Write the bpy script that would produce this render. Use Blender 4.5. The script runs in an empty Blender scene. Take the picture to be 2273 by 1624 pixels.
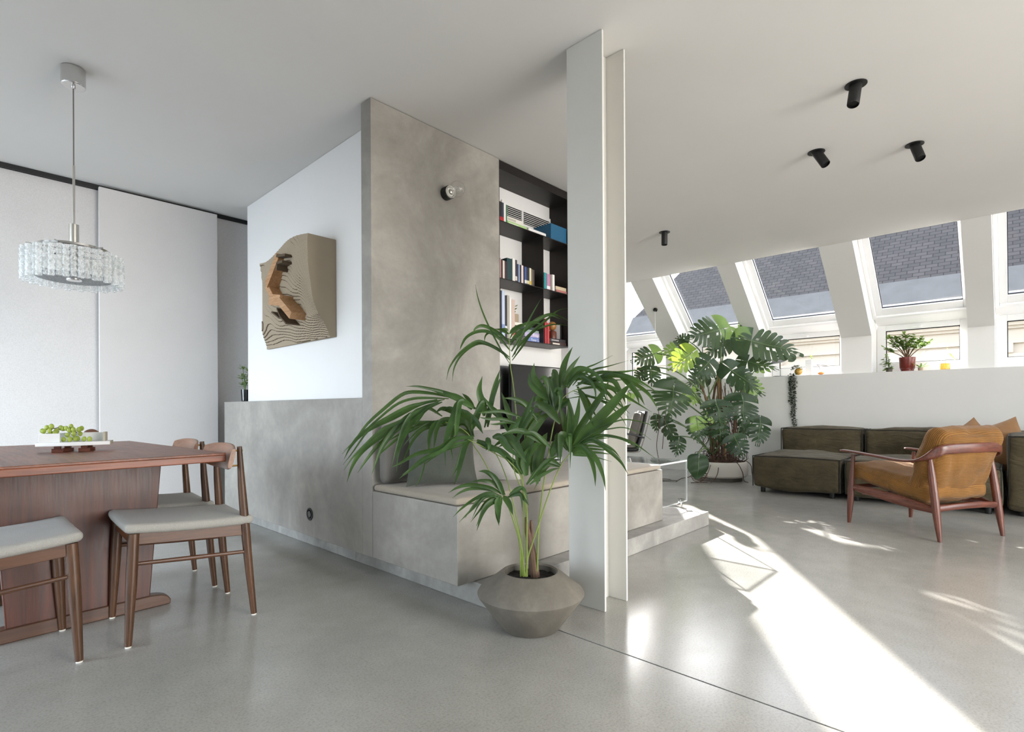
import bpy, math, random
from mathutils import Vector, Matrix, noise
random.seed(7)
S = bpy.context.scene
COL = S.collection
PI = math.pi

# ---------------------------------------------------------------- camera
def make_camera():
    yaw, pitch, roll = math.radians(43.2392), math.radians(0.0725), math.radians(-0.2936)
    f = Vector((math.cos(yaw)*math.cos(pitch), math.sin(yaw)*math.cos(pitch), math.sin(pitch)))
    r = Vector((math.sin(yaw), -math.cos(yaw), 0)); u = r.cross(f)
    r2 = r*math.cos(roll) + u*math.sin(roll); u2 = u*math.cos(roll) - r*math.sin(roll)
    cd = bpy.data.cameras.new('camera'); co = bpy.data.objects.new('camera', cd); COL.objects.link(co)
    co.matrix_world = Matrix(((r2.x, u2.x, -f.x, 0), (r2.y, u2.y, -f.y, 0), (r2.z, u2.z, -f.z, 0.92), (0, 0, 0, 1)))
    cd.sensor_fit = 'HORIZONTAL'; cd.sensor_width = 36; cd.lens = 1184.45/2273*36
    cd.shift_y = (903.66-812)/2273; cd.clip_start = 0.02; cd.clip_end = 200
    S.camera = co
make_camera()
S.view_settings.view_transform = 'Standard'; S.view_settings.look = 'None'
S.view_settings.gamma = 1.0; S.view_settings.use_curve_mapping = False
S.view_settings.exposure = 0.34
S.cycles.use_denoising = True
S.cycles.max_bounces = 10; S.cycles.diffuse_bounces = 5; S.cycles.glossy_bounces = 4
S.cycles.transmission_bounces = 8; S.cycles.transparent_max_bounces = 24
S.cycles.sample_clamp_indirect = 6.0
S.cycles.caustics_reflective = False; S.cycles.caustics_refractive = False

# ---------------------------------------------------------------- sky, sun, daylight at the windows
SUN_DIR = Vector((-2.0, -2.03, -1.0)).normalized()      # the way the light travels
W = bpy.data.worlds.new('sky'); S.world = W; W.use_nodes = True
nt = W.node_tree; nt.nodes.clear()
sky = nt.nodes.new('ShaderNodeTexSky'); sky.sky_type = 'NISHITA'; sky.sun_disc = False
sky.sun_elevation = math.radians(19.3); sky.sun_rotation = math.radians(44.6)
sky.air_density = 1.0; sky.dust_density = 2.0; sky.ozone_density = 1.5
bg = nt.nodes.new('ShaderNodeBackground'); bg.inputs['Strength'].default_value = SKY_STRENGTH = 0.95
wo = nt.nodes.new('ShaderNodeOutputWorld')
hs = nt.nodes.new('ShaderNodeHueSaturation'); hs.inputs['Saturation'].default_value = 0.45   # milky winter sky
nt.links.new(sky.outputs[0], hs.inputs['Color']); nt.links.new(hs.outputs[0], bg.inputs[0]); nt.links.new(bg.outputs[0], wo.inputs[0])

def lamp(name, kind, loc, direction, energy, color, size=None, size_y=None, portal=False, angle=None):
    d = bpy.data.lights.new(name, kind); d.energy = energy; d.color = color
    if kind == 'AREA':
        d.shape = 'RECTANGLE'; d.size = size; d.size_y = size_y
        if portal: d.cycles.is_portal = True
    if angle is not None: d.angle = angle
    o = bpy.data.objects.new(name, d); COL.objects.link(o)
    o.location = loc; o.rotation_euler = Vector(direction).to_track_quat('-Z', 'Y').to_euler()
    return o
lamp('sun', 'SUN', (12, 12, 8), SUN_DIR, 36.0, (1.0, 0.955, 0.89), angle=math.radians(0.6))
# daylight of the tall windows behind the camera (wall_back has these openings)
BACK_WIN = [(-2.4, -1.2), (1.0, 2.7), (3.1, 4.8)]
for a, b in BACK_WIN:
    lamp('window_daylight', 'AREA', (-3.06, (a+b)/2, 1.15), (1, 0.5 if a > 3 else 0.2, -0.6), (104.0 if a > 3 else 20.0) if a > 0 else 12.0, (0.72, 0.86, 1.0), b-a, 1.9).data.spread = math.radians(118)
SIDE_WIN = [(1.2, 3.4), (4.2, 6.4)]
for a, b in SIDE_WIN:
    lamp('window_daylight', 'AREA', ((a+b)/2, -3.56, 1.35), (0, 1, -0.3), 120.0 if a < 3 else 30.0, (1.0, 0.97, 0.93), b-a, 2.2).data.spread = math.radians(140)

# ---------------------------------------------------------------- helpers
def lin(h):
    c = [int(h[i:i+2], 16)/255 for i in (0, 2, 4)]
    return tuple(x/12.92 if x <= .04045 else ((x+.055)/1.055)**2.4 for x in c)

class G:
    """collects verts and faces of ONE mesh"""
    def __init__(s): s.v = []; s.f = []
    def add(s, vs, fs, m=None):
        n = len(s.v)
        s.v += [tuple(m @ Vector(p)) if m else tuple(p) for p in vs]
        s.f += [tuple(i+n for i in f) for f in fs]; return s
    def box(s, x0, x1, y0, y1, z0, z1, m=None):
        vs = [(x, y, z) for z in (z0, z1) for y in (y0, y1) for x in (x0, x1)]
        return s.add(vs, [(0, 2, 3, 1), (4, 5, 7, 6), (0, 1, 5, 4), (2, 6, 7, 3), (0, 4, 6, 2), (1, 3, 7, 5)], m)
    def prism(s, poly, a, b, axis='y', m=None):
        n = len(poly)
        def P(q, t): return {'y': (q[0], t, q[1]), 'x': (t, q[0], q[1]), 'z': (q[0], q[1], t)}[axis]
        vs = [P(q, a) for q in poly] + [P(q, b) for q in poly]
        fs = [tuple(range(n))[::-1], tuple(range(n, 2*n))] + [(i, (i+1) % n, n+(i+1) % n, n+i) for i in range(n)]
        return s.add(vs, fs, m)
    def tube(s, pts, radii, seg=8, cap=True, flat=None):
        pts = [Vector(p) for p in pts]
        if not isinstance(radii, (list, tuple)): radii = [radii]*len(pts)
        n0 = len(s.v); t0 = None; nrm = None
        for i, p in enumerate(pts):
            t = (pts[min(i+1, len(pts)-1)]-pts[max(i-1, 0)])
            t = t.normalized() if t.length > 1e-9 else Vector((0, 0, 1))
            if nrm is None:
                nrm = t.cross(Vector((0, 0, 1)) if abs(t.z) < .9 else Vector((1, 0, 0))).normalized()
            else:
                nrm = (nrm - t*nrm.dot(t)); nrm = nrm.normalized() if nrm.length > 1e-6 else t.orthogonal().normalized()
            bn = t.cross(nrm)
            for k in range(seg):
                a = 2*PI*k/seg
                s.v.append(tuple(p + (nrm*math.cos(a)*(flat or 1) + bn*math.sin(a))*radii[i]))
        for i in range(len(pts)-1):
            for k in range(seg):
                a = n0+i*seg+k; b = n0+i*seg+(k+1) % seg
                s.f.append((a, b, b+seg, a+seg))
        if cap:
            s.f.append(tuple(n0+k for k in range(seg))[::-1]); e = n0+(len(pts)-1)*seg
            s.f.append(tuple(e+k for k in range(seg)))
        return s
    def lathe(s, prof, seg=32, c=(0, 0, 0), m=None, close=True):
        vs = []; fs = []
        for r, z in prof:
            for k in range(seg):
                a = 2*PI*k/seg; vs.append((c[0]+r*math.cos(a), c[1]+r*math.sin(a), c[2]+z))
        for i in range(len(prof)-1):
            for k in range(seg):
                a = i*seg+k; b = i*seg+(k+1) % seg; fs.append((a, b, b+seg, a+seg))
        if close:
            fs.append(tuple(range(seg))[::-1]); e = (len(prof)-1)*seg; fs.append(tuple(e+k for k in range(seg)))
        return s.add(vs, fs, m)
    def ball(s, c, r, seg=14, rings=9, m=None):
        if not isinstance(r, (tuple, list)): r = (r, r, r)
        vs = []; fs = []
        for i in range(rings+1):
            th = PI*i/rings
            for k in range(seg):
                a = 2*PI*k/seg
                vs.append((c[0]+r[0]*math.sin(th)*math.cos(a), c[1]+r[1]*math.sin(th)*math.sin(a), c[2]+r[2]*math.cos(th)))
        for i in range(rings):
            for k in range(seg):
                a = i*seg+k; b = i*seg+(k+1) % seg; fs.append((a, a+seg, b+seg, b))
        return s.add(vs, fs, m)
    def grid(s, fn, nu, nv, m=None, wrap=False):
        vs = [fn(i/(nu-1), j/(nv-1)) for i in range(nu) for j in range(nv)]
        fs = [(i*nv+j, i*nv+j+1, (i+1)*nv+j+1, (i+1)*nv+j) for i in range(nu-1) for j in range(nv-1)]
        return s.add(vs, fs, m)
    def ob(s, name, mat, parent=None, smooth=True, bevel=0, seg=2, ang=0.6, loc=None, solid=0):
        me = bpy.data.meshes.new(name); me.from_pydata(s.v, [], s.f); me.update()
        o = bpy.data.objects.new(name, me); COL.objects.link(o)
        if mat: me.materials.append(mat)
        if smooth:
            me.shade_smooth(); me.set_sharp_from_angle(angle=ang)
        if solid:
            sm = o.modifiers.new('solid', 'SOLIDIFY'); sm.thickness = solid; sm.offset = 0
        if bevel:
            b = o.modifiers.new('bevel', 'BEVEL'); b.width = bevel; b.segments = seg; b.limit_method = 'ANGLE'; b.angle_limit = 0.6
        if parent: o.parent = parent
        if loc: o.location = loc
        return o

def tag(o, label=None, cat=None, group=None, kind=None):
    if label: o['label'] = label
    if cat: o['category'] = cat
    if group: o['group'] = group
    if kind: o['kind'] = kind
    return o
def thing(name, label, cat, loc=(0, 0, 0), rz=0, group=None):
    o = bpy.data.objects.new(name, None); COL.objects.link(o)
    o.location = loc; o.rotation_euler = (0, 0, rz); o.empty_display_size = .1
    return tag(o, label, cat, group)
def struct(g, name, mat, label=None, **k):
    return tag(g.ob(name, mat, **k), label, kind='structure')
def dup(root, loc, rz, label=None):
    r = root.copy(); COL.objects.link(r); r.location = loc; r.rotation_euler = (0, 0, rz)
    if label: r['label'] = label
    for ch in list(root.children):
        c = ch.copy(); COL.objects.link(c); c.parent = r
        for g in ch.children:
            d = g.copy(); COL.objects.link(d); d.parent = c
    return r
def catmull(P, n):
    P = [Vector(p) for p in P]; Q = [P[0]*2-P[1]] + P + [P[-1]*2-P[-2]]; out = []
    k = len(P)-1
    for i in range(n):
        t = i/(n-1)*k; j = min(int(t), k-1); t -= j
        a, b, c, d = Q[j:j+4]
        out.append(0.5*((2*b)+(c-a)*t+(2*a-5*b+4*c-d)*t*t+(3*b-a-3*c+d)*t**3))
    return out
def soft_box(hx, hy, hz, r, bulge=(0, 0, 0), n=14, wr=0.0, wf=4.0, seed=0, c=(0, 0, 0)):
    """upholstered block: rounded edges, bulging faces, soft creases"""
    g = G(); idx = {}
    sp = [math.sin(PI/2*(-1+2*i/n)) for i in range(n+1)]
    h = (hx, hy, hz)
    def vert(p):
        key = tuple(round(q, 5) for q in p)
        if key in idx: return idx[key]
        P = Vector((p[0]*hx, p[1]*hy, p[2]*hz))
        inner = Vector([max(-(h[i]-r), min(h[i]-r, P[i])) for i in range(3)])
        d = P-inner; N = d.normalized() if d.length > 1e-9 else Vector((0, 0, 1))
        if d.length > 1e-9: P = inner + N*r
        for a in range(3):
            b, e = (a+1) % 3, (a+2) % 3
            if abs(p[a]) > .999: P[a] += math.copysign(bulge[a]*(1-p[b]**2)*(1-p[e]**2), p[a])
        if wr:
            q = P*wf + Vector((seed*7.3, seed*3.1, 1.7))
            P += N*wr*(noise.noise(q) + .5*noise.noise(q*2.3))
        idx[key] = len(g.v); g.v.append(tuple(P+Vector(c))); return idx[key]
    for a in range(3):
        for sgn in (-1, 1):
            for i in range(n):
                for j in range(n):
                    q = []
                    for (ii, jj) in ((i, j), (i+1, j), (i+1, j+1), (i, j+1)):
                        p = [0, 0, 0]; p[a] = sgn; p[(a+1) % 3] = sp[ii]; p[(a+2) % 3] = sp[jj]; q.append(vert(p))
                    g.f.append(tuple(q if sgn > 0 else q[::-1]))
    return g
def pillow(w, h, t, wr=.008, seed=0, n=20):
    g = G()
    for sd in (1, -1):
        def fn(a, b):
            u, v = 2*a-1, 2*b-1
            k = max(0, (1-u*u)*(1-v*v))**.5
            x = u*w*(1-.10*(1-v*v)*abs(u)); y = v*h*(1-.10*(1-u*u)*abs(v))
            nz = noise.noise(Vector((u*2.2+seed*5, v*2.2, sd*3)))
            return (x, y, sd*t*k*(1+.25*nz)+wr*noise.noise(Vector((u*5, v*5, seed)))*min(1, k*3))
        g.grid(fn, n, n)
        if sd < 0:
            m = (n-1)*(n-1); g.f[-m:] = [f[::-1] for f in g.f[-m:]]
    return g

# ---------------------------------------------------------------- materials
def base_mat(name):
    m = bpy.data.materials.new(name); m.use_nodes = True
    t = m.node_tree; b = t.nodes['Principled BSDF']; return m, t, b
def coords(t, scale=(1, 1, 1), rot=(0, 0, 0), src='Object'):
    tc = t.nodes.new('ShaderNodeTexCoord'); mp = t.nodes.new('ShaderNodeMapping')
    mp.inputs['Scale'].default_value = scale; mp.inputs['Rotation'].default_value = rot
    t.links.new(tc.outputs[src], mp.inputs[0]); return mp.outputs[0]
def tex_noise(t, vec, scale, detail=4, rough=.5, dist=0):
    n = t.nodes.new('ShaderNodeTexNoise'); n.inputs['Scale'].default_value = scale
    n.inputs['Detail'].default_value = detail; n.inputs['Roughness'].default_value = rough; n.inputs['Distortion'].default_value = dist
    t.links.new(vec, n.inputs['Vector']); return n.outputs['Fac']
def ramp(t, fac, stops):
    r = t.nodes.new('ShaderNodeValToRGB'); el = r.color_ramp.elements
    while len(el) < len(stops): el.new(.5)
    for e, (p, c) in zip(el, stops):
        e.position = p; e.color = tuple(c)+(1,) if len(c) == 3 else c
    t.links.new(fac, r.inputs[0]); return r.outputs[0]
def mixc(t, a, b, fac, mode='MIX'):
    m = t.nodes.new('ShaderNodeMix'); m.data_type = 'RGBA'; m.blend_type = mode
    for s, v in ((m.inputs['A'], a), (m.inputs['B'], b), (m.inputs['Factor'], fac)):
        pass
    for nm, v in (('Factor', fac), ('A', a), ('B', b)):
        s = [i for i in m.inputs if i.name == nm and ((nm == 'Factor' and i.type == 'VALUE') or (nm != 'Factor' and i.type == 'RGBA'))][0]
        if hasattr(v, 'node'): t.links.new(v, s)
        else: s.default_value = v if nm == 'Factor' else tuple(v)+(1,)
    return [o for o in m.outputs if o.type == 'RGBA'][0]
def bump(t, b, h, strength, dist=.01):
    n = t.nodes.new('ShaderNodeBump'); n.inputs['Strength'].default_value = strength; n.inputs['Distance'].default_value = dist
    t.links.new(h, n.inputs['Height']); t.links.new(n.outputs[0], b.inputs['Normal'])
def rng(t, fac, lo, hi):
    n = t.nodes.new('ShaderNodeMapRange'); n.inputs['To Min'].default_value = lo; n.inputs['To Max'].default_value = hi
    t.links.new(fac, n.inputs['Value']); return n.outputs[0]
def plain(name, col, rough=.5, metal=0.0, var=.08, vscale=6, bmp=0.0, bscale=60, spec=.5, coat=0, src='Object'):
    m, t, b = base_mat(name)
    v = coords(t, src=src); n = tex_noise(t, v, vscale, 5, .6)
    c = ramp(t, n, [(.25, [x*(1-var) for x in col]), (.75, [min(1, x*(1+var)) for x in col])])
    t.links.new(c, b.inputs['Base Color'])
    b.inputs['Roughness'].default_value = rough; b.inputs['Metallic'].default_value = metal
    b.inputs['Specular IOR Level'].default_value = spec; b.inputs['Coat Weight'].default_value = coat
    if bmp: bump(t, b, tex_noise(t, v, bscale, 3, .6), bmp, .004)
    return m
def concrete(name, dark, mid, light, rough=.5, scale=1.0):
    m, t, b = base_mat(name)
    v = coords(t)
    n1 = tex_noise(t, v, 1.5*scale, 9, .62, 1.1)
    n2 = tex_noise(t, coords(t, (1.3*scale, 1.3*scale, .9*scale)), 1.7, 8, .58, .7)
    n3 = tex_noise(t, v, 22*scale, 4, .7)
    c1 = ramp(t, n1, [(.33, dark), (.5, mid), (.67, light)])
    c2 = ramp(t, n2, [(.34, [x*.84 for x in mid]), (.52, mid), (.68, [min(1, x*1.06) for x in light])])
    c = mixc(t, c1, c2, .5)
    c = mixc(t, c, ramp(t, n3, [(.3, (.82, .82, .82)), (.7, (1.06, 1.06, 1.06))]), .5, 'MULTIPLY')
    t.links.new(c, b.inputs['Base Color'])
    t.links.new(rng(t, n1, rough-.12, rough+.12), b.inputs['Roughness'])
    bump(t, b, n1, .10, .02)
    return m
def wood(name, dark, light, axis='y', scale=1.0, rough=.38, ring=9):
    m, t, b = base_mat(name)
    sc = {'x': (1.1, 14, 14), 'y': (14, 1.1, 14), 'z': (14, 14, 1.1)}[axis]
    v = coords(t, tuple(q*scale for q in sc))
    n = tex_noise(t, v, 1.6, 6, .6, 1.2)
    f = tex_noise(t, coords(t, tuple(q*scale*7 for q in sc)), 1.5, 3, .6)
    c = ramp(t, n, [(.3, dark), (.5, [(a+c_)/2 for a, c_ in zip(dark, light)]), (.72, light)])
    c = mixc(t, c, ramp(t, f, [(.35, (.72, .70, .68)), (.6, (1.05, 1.05, 1.05))]), .55, 'MULTIPLY')
    t.links.new(c, b.inputs['Base Color']); t.links.new(rng(t, f, rough-.08, rough+.1), b.inputs['Roughness'])
    bump(t, b, f, .06, .003)
    return m
def cloth(name, col, rough=.9, var=.14, weave=320, bmp=.25, sheen=.15, blot=4, fold=0):
    m, t, b = base_mat(name)
    v = coords(t); w = tex_noise(t, v, weave, 2, .7); n = tex_noise(t, v, blot, 5, .6)
    c = ramp(t, n, [(.25, [x*(1-var) for x in col]), (.75, [min(1, x*(1+var)) for x in col])])
    c = mixc(t, c, ramp(t, w, [(.3, (.78, .78, .78)), (.7, (1.1, 1.1, 1.1))]), .6, 'MULTIPLY')
    t.links.new(c, b.inputs['Base Color']); b.inputs['Roughness'].default_value = rough
    b.inputs['Sheen Weight'].default_value = sheen; b.inputs['Specular IOR Level'].default_value = .25
    if fold: bump(t, b, tex_noise(t, coords(t, (1, .7, 1.6), (.5, .3, .4)), 5, 3, .5, 1.6), fold, .05)
    else: bump(t, b, w, bmp, .002)
    return m
def corduroy(name, col, axis):
    m, t, b = base_mat(name)
    v = coords(t); w = t.nodes.new('ShaderNodeTexWave'); w.bands_direction = 'X'; w.wave_profile = 'SIN'
    at_ = t.nodes.new('ShaderNodeAttribute'); at_.attribute_name = 'rib'      # runs around the cushion, one unit per metre
    cx_ = t.nodes.new('ShaderNodeCombineXYZ'); t.links.new(at_.outputs['Fac'], cx_.inputs[0])
    w.inputs['Scale'].default_value = 30; w.inputs['Distortion'].default_value = .15; w.inputs['Detail'].default_value = 1
    w.inputs['Detail Scale'].default_value = .6
    t.links.new(cx_.outputs[0], w.inputs['Vector'])
    n = tex_noise(t, v, 7, 5, .6)
    c = ramp(t, n, [(.25, [x*.78 for x in col]), (.75, [min(1, x*1.2) for x in col])])
    c = mixc(t, c, ramp(t, w.outputs['Fac'], [(.05, (.55, .5, .45)), (.6, (1.08, 1.08, 1.08))]), .8, 'MULTIPLY')
    t.links.new(c, b.inputs['Base Color']); b.inputs['Roughness'].default_value = .85
    b.inputs['Sheen Weight'].default_value = .1; b.inputs['Specular IOR Level'].default_value = .2
    bump(t, b, w.outputs['Fac'], .5, .004)
    return m
def leaf_mat(name, dark, light, trans, rough=.35, vscale=9, tf=.30):
    m, t, b = base_mat(name)
    n = tex_noise(t, coords(t), vscale, 4, .6)
    c = ramp(t, n, [(.3, dark), (.7, light)])
    t.links.new(c, b.inputs['Base Color']); b.inputs['Roughness'].default_value = rough; b.inputs['Specular IOR Level'].default_value = .32
    tr = t.nodes.new('ShaderNodeBsdfTranslucent'); tr.inputs[0].default_value = tuple(trans)+(1,)
    mx = t.nodes.new('ShaderNodeMixShader'); mx.inputs[0].default_value = tf
    out = t.nodes['Material Output']
    t.links.new(b.outputs[0], mx.inputs[1]); t.links.new(tr.outputs[0], mx.inputs[2]); t.links.new(mx.outputs[0], out.inputs[0])
    return m
def thin_glass(name, tint=(1, 1, 1), refl=.5, ior=1.5, rough=0.0, haze=0.0, hazecol=(.9, .9, .9), nscale=0):
    m = bpy.data.materials.new(name); m.use_nodes = True; t = m.node_tree; t.nodes.clear()
    out = t.nodes.new('ShaderNodeOutputMaterial'); tr = t.nodes.new('ShaderNodeBsdfTransparent'); tr.inputs[0].default_value = tuple(tint)+(1,)
    gl = t.nodes.new('ShaderNodeBsdfGlossy'); gl.inputs['Roughness'].default_value = rough
    lw = t.nodes.new('ShaderNodeLayerWeight'); lw.inputs[0].default_value = .5
    pw = t.nodes.new('ShaderNodeMath'); pw.operation = 'POWER'; pw.inputs[1].default_value = 5
    t.links.new(lw.outputs['Facing'], pw.inputs[0])
    f0 = ((ior-1)/(ior+1))**2
    mu = t.nodes.new('ShaderNodeMapRange'); mu.inputs['To Min'].default_value = f0*refl*2; mu.inputs['To Max'].default_value = min(1, refl*2)
    t.links.new(pw.outputs[0], mu.inputs['Value'])
    mx = t.nodes.new('ShaderNodeMixShader'); t.links.new(mu.outputs[0], mx.inputs[0])
    t.links.new(tr.outputs[0], mx.inputs[1]); t.links.new(gl.outputs[0], mx.inputs[2]); last = mx.outputs[0]
    if haze:
        df = t.nodes.new('ShaderNodeBsdfTranslucent'); df.inputs[0].default_value = tuple(hazecol)+(1,)
        d2 = t.nodes.new('ShaderNodeBsdfDiffuse'); d2.inputs[0].default_value = tuple(hazecol)+(1,)
        ad = t.nodes.new('ShaderNodeMixShader'); ad.inputs[0].default_value = .5
        t.links.new(df.outputs[0], ad.inputs[1]); t.links.new(d2.outputs[0], ad.inputs[2])
        m2 = t.nodes.new('ShaderNodeMixShader'); m2.inputs[0].default_value = haze
        if nscale:
            n = tex_noise(t, coords(t), nscale, 3, .7)
            t.links.new(rng(t, ramp(t, n, [(.4, (0, 0, 0)), (.6, (1, 1, 1))]), haze*.35, min(1, haze*1.7)), m2.inputs[0])
            bp = t.nodes.new('ShaderNodeBump'); bp.inputs['Strength'].default_value = .8; bp.inputs['Distance'].default_value = .004
            t.links.new(n, bp.inputs['Height']); t.links.new(bp.outputs[0], gl.inputs['Normal'])
        t.links.new(last, m2.inputs[1]); t.links.new(ad.outputs[0], m2.inputs[2]); last = m2.outputs[0]
    t.links.new(last, out.inputs[0]); return m
def floor_mat():
    m, t, b = base_mat('polished_screed')
    v = coords(t); big = tex_noise(t, v, .9, 6, .6, .4); fine = tex_noise(t, v, 130, 3, .75); mid = tex_noise(t, v, 9, 6, .65)
    c = ramp(t, big, [(.3, lin('94928c')), (.7, lin('aeaba4'))])
    c = mixc(t, c, ramp(t, fine, [(.32, (.62, .62, .62)), (.5, (1, 1, 1)), (.72, (1.16, 1.16, 1.14))]), .6, 'MULTIPLY')
    c = mixc(t, c, ramp(t, mid, [(.3, (.9, .9, .9)), (.7, (1.05, 1.05, 1.05))]), .6, 'MULTIPLY')
    t.links.new(c, b.inputs['Base Color'])
    t.links.new(rng(t, mid, .16, .27), b.inputs['Roughness']); b.inputs['Specular IOR Level'].default_value = .55
    b.inputs['Coat Weight'].default_value = .06; b.inputs['Coat Roughness'].default_value = .14
    bump(t, b, fine, .03, .001)
    return m

MAT = {}
MAT['ceiling'] = plain('white_ceiling_paint', lin('d6d4d1'), .9, var=.015, vscale=2)
MAT['white'] = plain('white_wall_paint', lin('e6e4e2'), .85, var=.015, vscale=2)
MAT['knee'] = plain('white_plaster', lin('cfcecb'), .85, var=.02, vscale=2)
MAT['rafter'] = plain('white_rafter_paint', lin('e4e3e0'), .8, var=.015, vscale=2)
MAT['frame'] = plain('white_lacquer', lin('eeeeee'), .35, var=.01)
MAT['panel'] = cloth('pale_linen_panel', lin('d6d2d0'), .8, .03, 260, .06, 0, 3)
MAT['concrete'] = concrete('trowelled_concrete', lin('7b766d'), lin('96918a'), lin('b2ada4'), .5)
MAT['step'] = concrete('rough_concrete', lin('7d7a74'), lin('989590'), lin('b6b3ac'), .6, 1.8)
MAT['floor'] = floor_mat()
MAT['joint'] = plain('dark_joint', lin('26251f'), .9)
MAT['steelpaint'] = plain('white_steel_paint', lin('d2d0ca'), .45, var=.02)
MAT['black'] = plain('matt_black', lin('0d0d0d'), .5, var=.05)
MAT['blacksteel'] = plain('blackened_steel', lin('2a2624'), .45, .6, var=.25, vscale=5)
MAT['chrome'] = plain('chrome', (.62, .61, .6), .16, 1.0, var=.05)
MAT['nickel'] = plain('brushed_nickel', (.58, .56, .52), .3, 1.0, var=.06)
MAT['brass'] = plain('brass', (.5, .33, .12), .3, 1.0, var=.06)
MAT['teak_x'] = wood('teak_x', lin('4f2b1d'), lin('8a5137'), 'x')
MAT['teak_y'] = wood('teak_y', lin('54301f'), lin('8e543a'), 'y')
MAT['teak_z'] = wood('teak_z', lin('36160c'), lin('60301d'), 'z')
MAT['edge_x'] = wood('teak_edge', lin('5c3020'), lin('94573c'), 'x')
MAT['oak_z'] = wood('walnut_leg', lin('3a2416'), lin('66452d'), 'z', 1.6)
MAT['oak_x'] = wood('walnut_back', lin('6a3f26'), lin('a06c47'), 'x', 1.2, .3)
MAT['oak_y'] = wood('walnut_rail', lin('40261a'), lin('684630'), 'y', 1.3)
MAT['foot_x'] = wood('walnut_foot', lin('442a1c'), lin('6b4a36'), 'x', 1.2)
MAT['palis_z'] = wood('mahogany_z', lin('46221a'), lin('74402e'), 'z', 1.4, .3)
MAT['palis_y'] = wood('mahogany_y', lin('4c251b'), lin('7d4734'), 'y', 1.2, .28)
MAT['palis_x'] = wood('mahogany_x', lin('46221a'), lin('74402e'), 'x', 1.2, .3)
MAT['seatcloth'] = cloth('light_grey_wool', lin('a3a099'), .95, .08, 260, .5)
MAT['olive'] = cloth('olive_velvet', lin('4b4331'), .85, .36, 120, .1, .06, 5, .55)
MAT['piping'] = plain('dark_piping', lin('17150f'), .7)
MAT['cord_z'] = corduroy('mustard_corduroy_back', lin('80592b'), (0, -.6, .8))
MAT['cord_y'] = corduroy('mustard_corduroy_seat', lin('855d2d'), (0, .8, -.6))
MAT['brown'] = cloth('brown_cotton', lin('86623f'), .85, .12, 200, .2, .25)
MAT['greencloth'] = cloth('dark_green_wool', lin('4f524a'), .95, .15, 240, .5)
MAT['greycloth'] = cloth('pale_grey_linen', lin('b9b5b1'), .9, .06, 260, .3)
MAT['darkcloth'] = cloth('slate_grey_cloth', lin('6b6863'), .95, .08, 260, .3)
MAT['bench'] = cloth('taupe_bench_pad', lin('a19789'), .95, .08, 240, .4)
MAT['pot'] = concrete('grey_clay_pot', lin('5d574e'), lin('6a645a'), lin('787267'), .7, 4)
MAT['soil'] = plain('dark_soil', lin('1d1712'), .95, var=.5, vscale=60, bmp=.9, bscale=90)
MAT['palm'] = leaf_mat('palm_leaf', lin('20341d'), lin('42602f'), lin('66852f'), .42)
MAT['palm_stem'] = plain('palm_stem', lin('76863f'), .45, var=.25, vscale=8)
MAT['husk'] = plain('palm_husk', lin('5f4a3a'), .85, var=.4, vscale=20)
MAT['monst'] = leaf_mat('monstera_leaf', lin('192e1d'), lin('30492b'), lin('5a6f34'), .42, 6, .15)
MAT['monst_light'] = leaf_mat('backlit_leaf_and_sprout', lin('5a7a2c'), lin('86a23c'), lin('9fb545'), .35, 6, .22)  # yellow-green of the backlit leaf painted in; the sill sprout shares it
MAT['petiole'] = plain('monstera_stalk', lin('5a7040'), .45, var=.2)
MAT['trunk'] = plain('monstera_trunk', lin('6d543c'), .8, var=.35, vscale=14, bmp=.4)
MAT['root'] = plain('aerial_root', lin('4a3429'), .8, var=.35, vscale=20)
MAT['whitepot'] = plain('white_ceramic', lin('dad5cb'), .5, var=.04)
MAT['glass'] = thin_glass('window_glass', (.97, .98, 1), .5, 1.5)
MAT['acryl'] = thin_glass('clear_acrylic', (.985, .99, .99), .4, 1.49)
MAT['acryl_edge'] = plain('acrylic_edge', lin('f3f6f6'), .2, var=.01)
MAT['tube'] = thin_glass('ice_glass', (.97, .98, .98), .9, 1.5, .12, .48, (.97, .98, .98), 55)
MAT['tubeplate'] = thin_glass('frosted_glass', (.8, .82, .84), .6, 1.5, .2, .6, (.55, .57, .58), 160)
MAT['bulb'] = thin_glass('bulb_glass', (.99, .99, .99), .9, 1.5)
MAT['porcelain'] = plain('white_porcelain', lin('e2ded4'), .25, var=.02)
MAT['card'] = plain('grey_board', lin('a3947f'), .9, var=.05, vscale=4, bmp=.1)
MAT['cardedge_shade_wall'] = plain('board_edge_shade_wall', lin('5f503f'), .9, var=.06, vscale=40)  # board edges darkened to draw step shadows; retaining walls use it too
MAT['balsa'] = wood('light_pear_wood', lin('a8794d'), lin('caa078'), 'y', 2, .5)
MAT['screen'] = plain('glossy_screen', lin('0a0a0b'), .08, var=.02, spec=.8)
MAT['marble'] = plain('pale_marble', lin('dcdcdb'), .45, var=.05, vscale=12)
MAT['tray_shade'] = plain('tray_shade_side', lin('a79f8c'), .6, var=.05)  # beige puts the shadow side of the tray end into the colour
MAT['grape'] = leaf_mat('green_grape', lin('8fa03c'), lin('b9c468'), lin('c6d64a'), .22, 20)
MAT['pear'] = plain('brown_fruit', lin('6c4836'), .5, var=.2, vscale=30)
MAT['grey_leather'] = cloth('grey_leather', lin('6a665f'), .5, .1, 60, .3, 0)
MAT['redglaze'] = plain('red_glaze', lin('681e14'), .25, var=.2, vscale=20)
MAT['moss'] = plain('golden_moss', lin('b98f35'), .9, var=.4, vscale=30)
MAT['succ'] = leaf_mat('succulent_leaf', lin('3d5a30'), lin('8a9f58'), lin('9fc25a'), .4, 20)
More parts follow.
